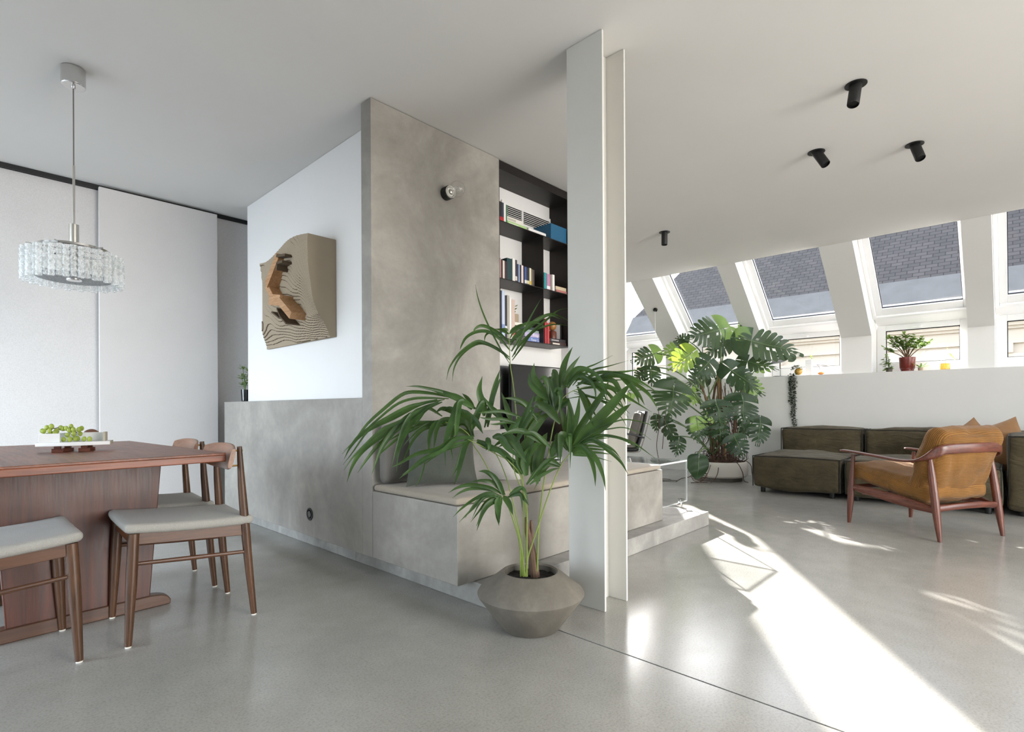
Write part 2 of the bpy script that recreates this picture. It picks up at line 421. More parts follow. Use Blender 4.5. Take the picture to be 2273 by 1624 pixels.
MAT['ivy'] = leaf_mat('string_leaf', lin('1f291d'), lin('3c4a34'), lin('50653a'), .5, 30)
MAT['beige'] = plain('beige_ceramic', lin('a3927b'), .7, var=.05)
MAT['blue'] = plain('blue_lacquer', lin('155b80'), .4, var=.03)
MAT['slate'] = None
MAT['facade'] = plain('cream_render', lin('cbbfae'), .9, var=.05, vscale=1)
MAT['zinc'] = plain('zinc_gutter', lin('74726e'), .7, 0, var=.14, vscale=2)
def slate_mat():
    m, t, b = base_mat('roof_slate')
    v = coords(t, (1, 1, 1)); br = t.nodes.new('ShaderNodeTexBrick')
    br.inputs['Scale'].default_value = 1; br.inputs['Brick Width'].default_value = .30; br.inputs['Row Height'].default_value = .17
    br.inputs['Mortar Size'].default_value = .012; br.inputs['Color1'].default_value = lin('4f4a47')+(1,)
    br.inputs['Color2'].default_value = lin('5c5652')+(1,); br.inputs['Mortar'].default_value = lin('302d2c')+(1,)
    t.links.new(v, br.inputs['Vector'])
    n = tex_noise(t, v, .8, 6, .6)
    t.links.new(mixc(t, br.outputs['Color'], ramp(t, n, [(.3, (.8, .8, .8)), (.7, (1.12, 1.1, 1.1))]), .8, 'MULTIPLY'), b.inputs['Base Color'])
    b.inputs['Roughness'].default_value = .7
    return m
MAT['slate'] = slate_mat()
BOOK = {}
def bookmat(h):
    if h not in BOOK: BOOK[h] = plain('book_cover_'+str(len(BOOK)), lin(h), .5, var=.04)
    return BOOK[h]

# ================================================================ the setting
HC = 2.626
g = G(); g.box(-3.1, 1.735, -3.6, 5.3, -.12, 0)
fl = struct(g, 'floor', MAT['floor'], 'polished grey screed floor of the dining and living area', smooth=False)
G().box(1.7425, 8.2, -3.6, 7.2, -.12, 0).ob('slab', MAT['floor'], fl, False)
G().box(1.73, 1.7475, -3.6, 5.3, -.12, -.008).ob('expansion_joint', MAT['joint'], fl, False)
struct(G().box(-3.1, 6.42, -3.6, 7.2, HC, HC+.25), 'ceiling', MAT['ceiling'], 'flat white ceiling above the whole room', smooth=False)

# concrete core: plinth, low wall, upright slab with the sconce, bench
struct(G().box(1.70, 4.08, 1.735, 2.9, 0, .105).box(1.70, 2.2, 2.9, 4.8, 0, .105), 'floor_step', MAT['step'], 'low concrete step running under the bench', smooth=True, bevel=.004)
struct(G().box(1.60, 1.80, 2.655, 4.80, .107, .982), 'wall_low', MAT['concrete'], 'low blue-grey concrete wall below the white wall', smooth=True, bevel=.002)
struct(G().box(1.60, 2.60, 2.555, 2.655, .107, HC-.003), 'wall_concrete', MAT['concrete'], 'tall trowelled concrete wall slab with the round sconce', smooth=True, bevel=.002)
struct(G().box(1.75, 1.95, 2.657, 4.69, .984, HC-.002), 'wall_white', MAT['white'], 'white wall carrying the cardboard relief', smooth=False)
bench = tag(G().box(1.60, 3.55, 1.85, 2.553, .107, .47).ob('concrete_bench', MAT['concrete'], smooth=True, bevel=.003),
            'long concrete bench block standing on the low step', 'bench')
# niche behind the shelves
struct(G().box(2.60, 3.80, 2.775, 2.87, .107, HC-.002), 'wall_niche', MAT['white'], 'white back wall of the bookshelf niche', smooth=False)
struct(G().box(3.56, 3.80, 2.555, 2.774, .107, HC-.002), 'wall_core', MAT['white'], 'white end of the core beside the shelves', smooth=False)
struct(G().box(2.2, 3.80, 2.90, 5.3, 0, HC-.002), 'wall_core_rear', MAT['white'], 'rear block of the core', smooth=False)

# sliding panels
d1 = struct(G().box(-2.2, .83, 5.075, 5.11, .012, 2.592), 'door_1', MAT['panel'], 'widest pale linen sliding panel, behind the pendant lamp', smooth=False)
d2 = struct(G().box(.80, 1.615, 5.00, 5.035, .012, 2.60), 'door_2', MAT['panel'], 'pale linen sliding panel standing proud in the middle', smooth=False)
d3 = struct(G().box(1.55, 2.20, 5.06, 5.095, .012, 2.592), 'door_3', MAT['panel'], 'narrow pale linen sliding panel beside the concrete ledge', smooth=False)
struct(G().box(-2.2, 2.2, 5.045, 5.12, 2.594, HC-.001), 'trim_1', MAT['black'], 'dark sliding-door track under the ceiling', smooth=False)
struct(G().box(-3.1, 2.2, 5.13, 5.3, 0, HC-.001), 'wall_left', MAT['white'], 'wall behind the sliding panels', smooth=False)
G().box(-2.9, -2.21, 5.10, 5.13, 0, 2.6).ob('panel', MAT['panel'], d1, False)

# outer walls with their openings
g = G(); ys = [-3.6]
for a, b in BACK_WIN: ys += [a, b]
ys += [5.3]
for i in range(0, len(ys), 2): g.box(-3.3, -3.1, ys[i], ys[i+1], 0, HC)
g.box(-3.3, -3.1, -3.6, 5.3, 2.46, HC).box(-3.3, -3.1, -3.6, 5.3, 0, .24)
struct(g, 'wall_back', MAT['white'], 'window wall behind the camera', smooth=False)
g = G(); xs = [-3.3]
for a, b in SIDE_WIN: xs += [a, b]
xs += [8.2]
for i in range(0, len(xs), 2): g.box(xs[i], xs[i+1], -3.8, -3.6, 0, HC)
g.box(-3.3, 8.2, -3.8, -3.6, 2.46, HC).box(-3.3, 8.2, -3.8, -3.6, 0, .24)
struct(g, 'wall_right', MAT['white'], 'window wall on the near side of the living room', smooth=False)
struct(G().box(3.8, 8.2, 7.2, 7.4, 0, 3.2), 'wall_far', MAT['white'], 'end wall of the living room', smooth=False)

# knee wall with the deep sill
struct(G().box(7.40, 7.80, -3.6, 7.2, 0, 1.312), 'wall_window', MAT['knee'], 'white knee wall with the window sill on top', smooth=False)

# rafters between the skylights
SL = (7.42-6.42, 1.745-2.626); LSL = math.hypot(*SL); SU = (SL[0]/LSL, SL[1]/LSL); SN = (-SU[1], SU[0])   # down the slope, outwards
SPARS = [(-1.05, -.73), (.140, .352), (1.207, 1.516), (2.40, 2.617), (3.477, 3.802), (4.66, 4.88), (5.74, 6.06)]
OFF = .262
def sl(u, w): return (6.42+SU[0]*u+SN[0]*w, 2.626+SU[1]*u+SN[1]*w)     # slope coordinates -> x, z
for i, (a, b) in enumerate(SPARS):
    poly = [(6.42, 2.626), (7.42, 1.745), (7.42, 1.312), (7.80, 1.312), (7.80, 1.80), sl(LSL-.03, OFF+.06), sl(-.05, OFF+.06), (6.42, 2.86)]
    struct(G().prism(poly, a, b, 'y'), 'trim_%d' % (i+2), MAT['rafter'], ['sloping white rafter casing between two skylights'][0], smooth=False)
struct(G().prism([(6.42, 2.627), (6.42, 2.88), sl(-.06, OFF+.08), sl(-.02, OFF-.02), sl(0, OFF-.02)], -3.6, 7.2, 'y'), 'ceiling_edge', MAT['white'], 'white closing board above the skylights', smooth=False)
struct(G().box(7.42, 8.0, -3.6, -1.05, 1.312, 2.0).prism([(6.42, 2.626), (7.42, 1.745), (7.8, 1.745), sl(0, .3)], -3.6, -1.05, 'y'), 'wall_slope_near', MAT['knee'], 'closed roof slope beyond the last skylight', smooth=False)
struct(G().box(7.42, 8.0, 6.06, 7.2, 1.312, 2.0).prism([(6.42, 2.626), (7.42, 1.745), (7.8, 1.745), sl(0, .3)], 6.06, 7.2, 'y'), 'wall_slope_far', MAT['knee'], 'closed roof slope at the end of the room', smooth=False)

def slope_box(g, u0, u1, y0, y1, w0, w1):
    return g.prism([sl(u0, w0), sl(u1, w0), sl(u1, w1), sl(u0, w1)], y0, y1, 'y')
U_GL, U_FR = None, None
def u_of(x, z): return (x-6.42)*SU[0]+(z-2.626)*SU[1]
UG = u_of(7.457, 2.064); UF = u_of(7.530, 2.000)
def make_window(n, y0, y1, label):
    r = thing('window_%d' % n, label, None); r['kind'] = 'structure'
    gy0, gy1 = y0+.036, y1-.10
    f = G()
    slope_box(f, -.03, UF, y0+.002, gy0, OFF-.03, OFF+.04); slope_box(f, -.03, UF, gy1, y1-.035, OFF-.03, OFF+.04)
    slope_box(f, UG, UF, gy0, gy1, OFF-.03, OFF+.04); slope_box(f, -.03, .03, gy0, gy1, OFF-.03, OFF+.04)
    f.ob('skylight_sash', MAT['frame'], r, True, .004)
    f = G(); slope_box(f, -.04, UF+.03, y1-.035, y1-.001, OFF-.06, OFF+.05)
    slope_box(f, UF, UF+.03, y0+.002, y1-.036, OFF-.055, OFF+.05)
    f.ob('skylight_frame', MAT['frame'], r, True, .004)
    k = G(); slope_box(k, .03, UG, gy0, gy0+.006, OFF-.012, OFF+.0); slope_box(k, .03, UG, gy1-.006, gy1, OFF-.012, OFF)
    slope_box(k, UG-.006, UG, gy0, gy1, OFF-.012, OFF); k.ob('skylight_gasket', MAT['black'], r, False)
    p = G(); slope_box(p, .03, UG-.001, gy0+.001, gy1-.001, OFF+.002, OFF+.008); p.ob('skylight_pane', MAT['glass'], r, False)
    c = G(); c.prism([(7.53, 2.002), (7.535, 1.97), (7.735, 1.884), (7.80, 1.884), (7.80, 1.93), (7.60, 2.02)], y0+.002, y1-.002, 'y')
    c.ob('transom', MAT['frame'], r, True, .004)
    # low casement
    ly0, ly1, lz0, lz1 = y0+.08, y1-.092, 1.432, 1.818
    f = G(); f.box(7.735, 7.79, y0+.002, ly0, 1.313, 1.884).box(7.735, 7.79, ly1, y1-.002, 1.313, 1.884)
    f.box(7.735, 7.79, ly0, ly1, 1.313, lz0).box(7.735, 7.79, ly0, ly1, lz1, 1.884)
    f.ob('casement_frame', MAT['frame'], r, True, .004)
    k = G().box(7.745, 7.76, ly0, ly1, lz1-.010, lz1).box(7.745, 7.76, ly0, ly0+.006, lz0, lz1).box(7.745, 7.76, ly1-.008, ly1, lz0, lz1).box(7.745, 7.76, ly0, ly1, lz0, lz0+.005)
    k.ob('casement_gasket', MAT['black'], r, False)
    G().box(7.762, 7.768, ly0+.001, ly1-.001, lz0+.001, lz1-.001).ob('casement_pane', MAT['glass'], r, False)
    h = G().box(7.71, 7.735, (y0+y1)/2-.012, (y0+y1)/2+.012, 1.83, 1.855).box(7.70, 7.712, (y0+y1)/2-.012, (y0+y1)/2+.09, 1.835, 1.852)
    h.ob('window_handle', MAT['frame'], r, True, .003)
    return r
make_window(1, 3.802, 4.66, 'skylight with a low casement, partly behind the steel column')
make_window(2, 2.617, 3.477, 'skylight with a low casement behind the monstera crown')
make_window(3, 1.516, 2.40, 'skylight with a low casement above the trailing string plant')
make_window(4, .352, 1.207, 'skylight with a low casement above the red flower pot')
make_window(5, -.73, .140, 'skylight with a low casement above the sofa corner')
# tall terrace window at the far end (hidden behind column and core)
r = thing('window_6', 'tall one-piece roof window beyond the core', None); r['kind'] = 'structure'
f = G(); slope_box(f, -.03, 1.42, 4.882, 4.93, OFF-.03, OFF+.04); slope_box(f, -.03, 1.42, 5.64, 5.738, OFF-.03, OFF+.04)
slope_box(f, -.03, .03, 4.93, 5.64, OFF-.03, OFF+.04); f.box(7.70, 7.79, 4.882, 5.738, 1.313, 1.37)
f.ob('skylight_sash', MAT['frame'], r, True, .004)
p = G(); slope_box(p, .03, 1.42, 4.931, 5.639, OFF+.002, OFF+.008); p.ob('skylight_pane', MAT['glass'], r, False)

# steel column: an upright H section
P = thing('steel_column', 'white painted steel H-section column from floor to ceiling', 'column', (2.13, 1.4435, 0)); P['kind'] = 'structure'
G().box(-.098, -.086, -.1, .1, 0, HC-.001).ob('flange', MAT['steelpaint'], P, True, .0015)
G().box(.086, .098, -.1, .1, 0, HC-.001).ob('flange', MAT['steelpaint'], P, True, .0015)
G().box(-.086, .086, .0, .009, 0, HC-.001).ob('web', MAT['steelpaint'], P, False)

# neighbour's house across the street
H = thing('neighbour_house', 'house across the street with cream facade and dark slate roof', 'building', (20, 0, 0)); H['kind'] = 'structure'
G().box(0, .4, -14, 11.6, -6, 4.0).ob('facade', MAT['facade'], H, False)
for (z0, z1, d) in ((1.55, 1.68, .20), (2.02, 2.10, .10), (2.10, 2.34, .22), (2.62, 2.68, .10), (3.02, 3.10, .10), (3.10, 3.22, .2), (3.22, 3.32, .34), (3.62, 3.78, .40)):
    G().box(-d, 0, -14, 11.6, z0, z1).ob('cornice', MAT['facade'], H, False)
for k in range(9):
    y = -13.2+k*2.9
    G().box(-.16, 0, y, y+1.3, 1.68, 2.02).ob('window_head', MAT['facade'], H, True, .02)
    G().box(-.06, 0, y+.16, y+1.14, -.4, 1.5).ob('window', MAT['zinc'], H, False)
    G().box(-.30, 0, y+1.6, y+1.95, 2.34, 2.62).ob('bracket', MAT['facade'], H, True, .03)
G().prism([(-.42, 3.78), (-.50, 3.86), (-.50, 4.0), (.1, 4.75), (.3, 4.75), (.3, 3.78)], -14, 11.8, 'y').ob('gutter', MAT['zinc'], H, False)
def roofp(a, b):   # along the eaves (y), up the slope
    return (b*math.cos(math.radians(48)), a, b*math.sin(math.radians(48)))
g = G(); vs = [(-14, 0), (11.9, 0), (8.2, 8.5), (-14, 8.5)]
# the roof plane lies in its own flat frame so that the slate courses run along the eaves
ro = G().add([(a, b, 0) for a, b in vs]+[(a, b, -.12) for a, b in vs], [(0, 1, 2, 3), (7, 6, 5, 4), (0, 4, 5, 1), (1, 5, 6, 2), (2, 6, 7, 3), (3, 7, 4, 0)]).ob('roof', MAT['slate'], H, False)
ca, sa = math.cos(math.radians(48)), math.sin(math.radians(48))
ro.matrix_local = Matrix(((0, ca, -sa, .1), (1, 0, 0, 0), (0, sa, ca, 4.62), (0, 0, 0, 1)))
for k, (a, b) in enumerate([(1.2, 2.9), (2.0, 2.9), (2.8, 2.9), (5.2, 3.0), (6.4, 3.0), (-.4, 3.1), (-1.6, 3.1)]):
    v = G().add([(a-.11, b, .0), (a+.11, b, 0), (a, b+.22, 0), (a, b+.02, .13)], [(0, 1, 3), (1, 2, 3), (2, 0, 3)])
    o = v.ob('roof_vent', MAT['zinc'], H, False); o.matrix_local = ro.matrix_local
sn = G()
for a in [x*.46 for x in range(-6, 22)]:
    for rrow in range(4):
        sn.box(a+(rrow % 2)*.2, a+.02+(rrow % 2)*.2, 1.2+rrow*.34, 1.27+rrow*.34, 0, .06)
o = sn.ob('snow_hook', MAT['zinc'], H, False); o.matrix_local = ro.matrix_local; o['kind'] = 'stuff'
tag(G().box(8.6, 60, -60, 60, -12.2, -12).ob('street', MAT['zinc'], smooth=False), 'street far below the windows', kind='structure')

# ================================================================ dining area
def leg_tube(p0, p1, r0, rm, r1, n=7):
    pts = [Vector(p0).lerp(Vector(p1), i/(n-1)) for i in range(n)]
    rad = []
    for i in range(n):
        t = i/(n-1); rad.append(r0+(rm-r0)*t/.6 if t < .6 else rm+(r1-rm)*(t-.6)/.4)
    return G().tube(pts, rad, 12)
def make_dining_chair():
    t = thing('dining_chair', '', 'chair', group='wooden dining chairs at the table')
    for s in (-1, 1):
        p0, p1 = (s*.205, .2325, .006), (s*.198, .212, .437)
        l = leg_tube(p0, p1, .0125, .0205, .0195).ob('leg', MAT['oak_z'], t)
        G().lathe([(.011, 0), (.011, .006)], 12, (p0[0], p0[1], 0)).ob('glide', MAT['porcelain'], l)
        pts = [(s*.1925, -.2325, .006), (s*.191, -.214, .20), (s*.190, -.198, .40), (s*.186, -.186, .58), (s*.182, -.178, .756)]
        l = G().tube(pts, [.0125, .017, .0195, .016, .0105], 12).ob('leg', MAT['oak_z'], t)
        G().lathe([(.011, 0), (.011, .006)], 12, (s*.1925, -.2325, 0)).ob('glide', MAT['porcelain'], l)
        G().tube([(s*.20, .215, .318), (s*.196, 0, .302), (s*.191, -.205, .288)], [.0075, .0095, .0075], 10).ob('stretcher', MAT['oak_y'], t)
        G().add(*(lambda a, b: ([(s*.205, .20, .437), (s*.186, .20, .437), (s*.186, .20, .392), (s*.205, .20, .392),
                                (s*.194, -.195, .412), (s*.176, -.195, .412), (s*.176, -.195, .362), (s*.194, -.195, .362)],
                               [(0, 1, 2, 3), (7, 6, 5, 4), (0, 4, 5, 1), (1, 5, 6, 2), (2, 6, 7, 3), (3, 7, 4, 0)]))(0, 0)).ob('seat_rail', MAT['oak_y'], t, True, .002)
        for z in (.672, .738):
            G().tube([(s*.181, -.192, z), (s*.181, -.145, z)], .004, 8).ob('back_bolt', MAT['brass'], t)
    G().box(-.19, .19, .203, .222, .392, .436).ob('seat_rail', MAT['oak_x'], t, True, .002)
    G().box(-.18, .18, -.205, -.188, .362, .412).ob('seat_rail', MAT['oak_x'], t, True, .002)
    # upholstered saddle seat, a little lower at the back
    g = soft_box(.222, .238, .020, .019, (0, 0, .003), 16, .0012, 9, 3)
    g.v = [(x*(1-.05*(y < 0)*abs(y)/.24), y+.008, z+.436+.006*(abs(y)/.238)**2.2+.004*(x/.222)**2) for x, y, z in g.v]
    g.v = [(x, y, z+.015*(y/.238)) for x, y, z in g.v]
    g.ob('seat', MAT['seatcloth'], t, True, ang=3)
    def back(a, b):
        u = 2*a-1; v = 2*b*PI
        x = .215*u; yc = -.168+.030*u*u; hz = .058*(1-.28*abs(u)**3); th = .0105
        zz = math.sin(v)*hz; yy = math.copysign(abs(math.cos(v))**.5, math.cos(v))*th
        return (x, yc+yy-zz*.22, .706+zz)
    g = G().grid(back, 23, 21)
    n = 21
    g.f += [tuple(range(n-1)), tuple(22*n+k for k in range(n-1))[::-1]]
    g.ob('backrest', MAT['oak_x'], t, True, ang=1.0)
    return t
ch = make_dining_chair()
ch['label'] = 'dining chair seen from the side, nearest on the concrete-wall side of the table'
ch.location = (.7275, 2.695, 0); ch.rotation_euler = (0, 0, math.radians(87))
dup(ch, (.737, 3.235, 0), math.radians(87.5), 'farther dining chair beside the concrete wall, its seat half hidden')
dup(ch, (.1025, 2.697, 0), math.radians(-90), 'dining chair cut off by the picture edge, only grey seat and legs visible')
dup(ch, (.098, 3.25, 0), math.radians(-91), 'dining chair hidden behind the table panel, only a leg showing')

T = thing('dining_table', 'reddish teak dining table with a broad trestle panel', 'table', (.395, 3.23, 0), math.radians(2.5))
G().box(-.42, .42, -.73, .73, .692, .722).ob('edge_band', MAT['edge_x'], T, True, .004)
G().box(-.4195, .4195, -.7295, .7295, .7205, .730).ob('tabletop', MAT['teak_y'], T, True, .002)
for y in (-.29, .29):
    G().prism([(-.285, .692), (.295, .692), (.245, .048), (-.245, .048)], y-.018, y+.018, 'y').ob('trestle_panel', MAT['teak_z'], T, True, .004)
    poly = [(-.325, .0), (.325, 0), (.328, .02), (.315, .04), (.285, .052), (.25, .056), (-.25, .056), (-.285, .052), (-.315, .04), (-.328, .02)]
    G().prism(poly, y-.03, y+.03, 'y').ob('trestle_foot', MAT['foot_x'], T, True, .004)
G().box(-.03, .03, -.27, .27, .50, .62).ob('stretcher', MAT['teak_y'], T, True, .004)
for x in (-.2, .2): G().box(x-.025, x+.025, -.27, .27, .655, .691).ob('runner', MAT['teak_y'], T, False)

# tray, grapes, fruit on the table
TR = thing('serving_tray', 'pale marble tray on small dark wooden block feet', 'tray', (.415, 3.175, .730), math.radians(-16)); TR.scale = (.80, .80, 1)
pl = G()
n = 40
arc = [(-.168, -.05)]+[(-.168+.336*i/n, -.05-.03*math.sin(PI*i/n)) for i in range(1, n)]+[(.168, -.05), (.168, .075), (-.168, .075)]
pl.prism(arc, .028, .045, 'z').ob('tray_plate', MAT['marble'], TR, True, .002)
G().box(-.150, .145, .052, .064, .045, .085).ob('tray_rim', MAT['marble'], TR, True, .0015)
G().box(-.152, -.06, -.052, -.044, .045, .085).ob('tray_rim', MAT['marble'], TR, True, .0015)
G().box(.133, .145, -.040, .052, .045, .087).ob('tray_rim', MAT['tray_shade'], TR, True, .0015)
G().box(.1675, .170, -.05, .075, .0285, .0455).ob('shaded_end', MAT['tray_shade'], TR, False)
for x, y in ((-.075, -.02), (.045, -.02), (-.04, .05), (.06, .05)):
    G().box(x-.026, x+.026, y-.012, y+.012, 0, .0155).box(x-.014, x+.014, y-.02, y+.02, .0156, .028).ob('block_foot', MAT['palis_x'], TR, True, .001)
def bunch(name, label, loc, pts, stem, seed):
    t = thing(name, label, 'grapes', loc, math.radians(-16), 'grapes on the marble tray'); t.scale = (.80, .80, 1)
    rnd = random.Random(seed); me = None
    for p in pts:
        if me is None:
            o = G().ball((0, 0, 0), (.0125, .0115, .0112), 14, 10).ob('grape', MAT['grape'], t); me = o.data
        else:
            o = bpy.data.objects.new('grape', me); COL.objects.link(o); o.parent = t
        o.location = p; o.rotation_euler = (rnd.random()*3, rnd.random()*3, rnd.random()*3)
        s = .92+.22*rnd.random(); o.scale = (s, s, s)
    G().tube(stem, .0018, 6).ob('stem', MAT['root'], t)
r = random.Random(4)
bunch('grape_bunch', 'bunch of green grapes spilling over the tray front', (.415, 3.175, .775),
      [(-.048, -.030, .012), (-.02, -.034, .012), (.004, -.030, .014), (.012, -.012, .014), (-.032, -.022, .032), (-.004, -.022, .036), (-.026, -.008, .053), (-.006, -.012, .056),
       (-.040, .0, .062), (-.020, .012, .07), (-.055, .012, .06), (-.068, .022, .064), (.018, -.006, .055), (.028, .008, .060), (.045, -.030, .012), (.070, -.030, .010), (-.008, .006, .045), (.022, .012, .035)],
      [(-.07, .03, .06), (-.03, .02, .06), (.01, 0, .04)], 1)
bunch('grape_bunch', 'smaller bunch of green grapes at the far end of the tray', (.415, 3.175, .775),
      [(-.138, -.01, .050), (-.128, .012, .066), (-.112, -.012, .052), (-.108, .012, .07), (-.118, .03, .06), (-.148, .016, .052), (-.125, .0, .03), (-.14, .02, .03), (-.11, .015, .04), (-.085, .01, .05), (-.088, -.006, .042)],
      [(-.11, .0, .06), (-.085, .015, .064), (-.07, .02, .07)], 2)
PE = thing('pear', 'brown pear lying behind the grapes on the tray', 'fruit', (.415, 3.175, .775), math.radians(-16)); PE.scale = (.8, .8, .9)
g = G().ball((0, 0, 0), (.042, .030, .030), 20, 14)
g.v = [(x, y*(1-.25*(x > 0)*(x/.042)**2), z*(1-.25*(x > 0)*(x/.042)**2)) for x, y, z in g.v]
g.ob('fruit_body', MAT['pear'], PE, loc=(.065, .082, .031))
G().tube([(.105, .082, .03), (.12, .082, .034)], .0018, 6).ob('stem', MAT['root'], PE)

# pendant lamp
L = thing('pendant_lamp', 'round pendant lamp of clear ice-glass tubes over the dining table', 'lamp', (.445, 3.415, 0))
hexa = [(.050*math.cos(a)*1.0, .050*math.sin(a)) for a in [PI/12*k for k in range(24)]]
G().prism(hexa, 2.536, HC-.001, 'z').ob('ceiling_canopy', MAT['chrome'], L, True, .004)
G().lathe([(.0075, 2.522), (.009, 2.536)], 12).ob('cable_grip', MAT['chrome'], L)
G().tube([(0, 0, 2.53), (0, 0, 2.13)], .0028, 8).ob('cable', MAT['darkcloth'], L)
G().tube([(0, 0, 2.14), (0, 0, 1.84)], .0055, 10).ob('rod', MAT['nickel'], L)
G().lathe([(.004, 1.848), (.0205, 1.846), (.0205, 1.735), (.018, 1.733)], 24).ob('stem_sleeve', MAT['nickel'], L)
G().lathe([(.14, 1.722), (.145, 1.726), (.145, 1.716), (.14, 1.712)], 40, close=False).lathe([(.018, 1.733), (.018, 1.60)], 12).ob('lamp_frame', MAT['chrome'], L)
for k in range(6):
    a = k*PI/3; G().tube([(0, 0, 1.718), (.18*math.cos(a), .18*math.sin(a), 1.718)], .003, 6).ob('spoke', MAT['chrome'], L)
tm = None
NT = 44
for k in range(NT):
    a = 2*PI*k/NT
    if tm is None:
        rr = random.Random(5)
        prof = [(.0115+.0020*math.sin(i*1.9)+.0012*rr.random(), -.075+.15*i/18) for i in range(19)]
        prof = [(.006, -.075)]+prof
        o = G().lathe(prof, 12, close=False).ob('glass_tube', MAT['tube'], L); tm = o.data
    else:
        o = bpy.data.objects.new('glass_tube', tm); COL.objects.link(o); o.parent = L
    R_ = .192 if k % 2 else .182
    o.location = (R_*math.cos(a), R_*math.sin(a), 1.628-(.006 if k % 2 else 0)); o.rotation_euler = (0, 0, a*3.7)
G().lathe([(.0, 1.574), (.150, 1.574), (.153, 1.578), (.150, 1.582), (0, 1.582)], 48, close=False).ob('diffuser_plate', MAT['tubeplate'], L)
G().lathe([(.0, 1.565), (.030, 1.566), (.033, 1.572), (.033, 1.574)], 28, close=False).ob('finial', MAT['chrome'], L)
for k in range(5):
    a = k*2*PI/5+.4; G().ball((.11*math.cos(a), .11*math.sin(a), 1.64), (.022, .022, .032), 12, 8).ob('light_bulb', MAT['porcelain'], L)

# cardboard relief on the white wall
A = thing('cardboard_relief', 'grey board landscape relief with a wooden house model, hung on the white wall', 'artwork', (1.747, 3.21, 1.388))
NY, NZ = 150, 190
def relief(a, b):
    y = a*1.045; zt = .632+.055*a+.03*math.sin(a*5.2); z = b*zt
    k = 1-a
    m_ = min(1, a*3.2); prof = (1-m_)*(.35+.65*math.sin(min(1, b*1.15)*PI/2*1.1)**1.2) + m_*(.12+.88*min(1, b/.85)**1.05)
    ridge = .035+.155*(1-.78*a)*prof + .012*math.sin(b*7+a*6)*a + .016*noise.noise(Vector((a*4, b*4, 2)))
    if b < .22: ridge *= .45+.55*(b/.22)**.8
    ridge = max(.02, ridge)
    if b > .0 and a > .0:
        lev = .0064; ridge = math.floor(ridge/lev+.5*noise.noise(Vector((a*9, b*9, 5)))*.35)*lev
    return (-max(.014, ridge), y, z)
g = G().grid(relief, NY, NZ)
m = len(g.v)
g.v += [(0, p[1], p[2]) for p in g.v[:m]]
def ring():
    out = [i*NZ for i in range(NY)] + [(NY-1)*NZ+j for j in range(1, NZ)] + [i*NZ+NZ-1 for i in range(NY-2, -1, -1)] + [j for j in range(NZ-2, 0, -1)]
    return out
rg = ring()
for i in range(len(rg)):
    a, b = rg[i], rg[(i+1) % len(rg)]; g.f.append((a, b, b+m, a+m))
g.f.append(tuple(i+m for i in rg))
rb_ = g.ob('relief_body', MAT['card'], A, False); rb_.data.materials.append(MAT['cardedge_shade_wall'])
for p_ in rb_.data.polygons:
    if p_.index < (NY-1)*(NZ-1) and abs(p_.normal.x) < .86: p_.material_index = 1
def bar(name, pts, w, x0, x1, mat):
    pts = [Vector((0, y-3.21, z-1.388)) for y, z in pts]; g = G()
    for p, q in zip(pts[:-1], pts[1:]):
        d = (q-p).normalized(); nn = Vector((0, -d.z, d.y))*w/2; e = d*w*.25
        vs = [p-e+nn, p-e-nn, q+e-nn, q+e+nn]
        g.add([(x0, v.y, v.z) for v in vs]+[(x1, v.y, v.z) for v in vs], [(0, 1, 2, 3), (7, 6, 5, 4), (0, 4, 5, 1), (1, 5, 6, 2), (2, 6, 7, 3), (3, 7, 4, 0)])
    return g.ob(name, mat, A, False)
bar('wooden_wing', [(3.69, 1.965), (3.86, 1.812)], .055, -0.180, -0.060, MAT['balsa'])
bar('wooden_wing', [(3.885, 1.80), (3.80, 1.715)], .045, -0.170, -0.050, MAT['balsa'])
bar('wooden_wing', [(3.80, 1.69), (3.66, 1.665)], .075, -0.180, -0.060, MAT['balsa'])
bar('wooden_wing', [(3.645, 1.655), (3.48, 1.545)], .05, -0.185, -0.060, MAT['balsa'])
bar('dark_retaining_wall', [(3.93, 1.785), (3.84, 1.705)], .014, -0.150, -0.040, MAT['teak_y'])
bar('dark_retaining_wall', [(3.67, 1.968), (3.54, 1.95)], .016, -0.190, -0.070, MAT['teak_y'])
bar('dark_retaining_wall', [(3.65, 1.87), (3.64, 1.91), (3.56, 1.908)], .016, -0.200, -0.070, MAT['teak_y'])
bar('dark_retaining_wall', [(3.80, 1.66), (3.65, 1.625)], .012, -0.155, -0.040, MAT['teak_y'])
bar('dark_retaining_wall', [(3.74, 1.62), (3.69, 1.56), (3.60, 1.503)], .010, -0.160, -0.040, MAT['teak_y'])
bar('dark_retaining_wall', [(3.90, 1.62), (3.78, 1.565), (3.68, 1.562)], .010, -0.130, -0.040, MAT['teak_y'])

# sconce on the concrete wall, wall socket
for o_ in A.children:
    if o_.name.startswith('dark_retaining'): o_.data.materials[0] = MAT['cardedge_shade_wall']
SC = thing('wall_sconce', 'black round wall sconce with a bare clear globe bulb', 'lamp', (2.125, 2.555, 2.244))
rm = Matrix.Rotation(PI/2, 4, 'X')
G().lathe([(.038, 0), (.040, .002), (.040, .045), (.037, .047)], 32, m=rm).ob('base', MAT['black'], SC)
G().lathe([(.036, .047), (.0365, .053), (.034, .053), (.030, .045), (.026, .052), (.016, .052), (.014, .046)], 32, m=rm, close=False).ob('porcelain_ring', MAT['porcelain'], SC)
G().lathe([(.013, .044), (.013, .060), (.004, .064)], 16, m=rm).ob('bulb_socket', MAT['nickel'], SC)
pr = [(.013, .058), (.016, .070)]+[(.0475*math.sin(a), .112-.0475*math.cos(a)) for a in [math.radians(20+8*i) for i in range(21)]]
G().lathe(pr, 28, m=rm, close=False).ob('globe_bulb', MAT['bulb'], SC)
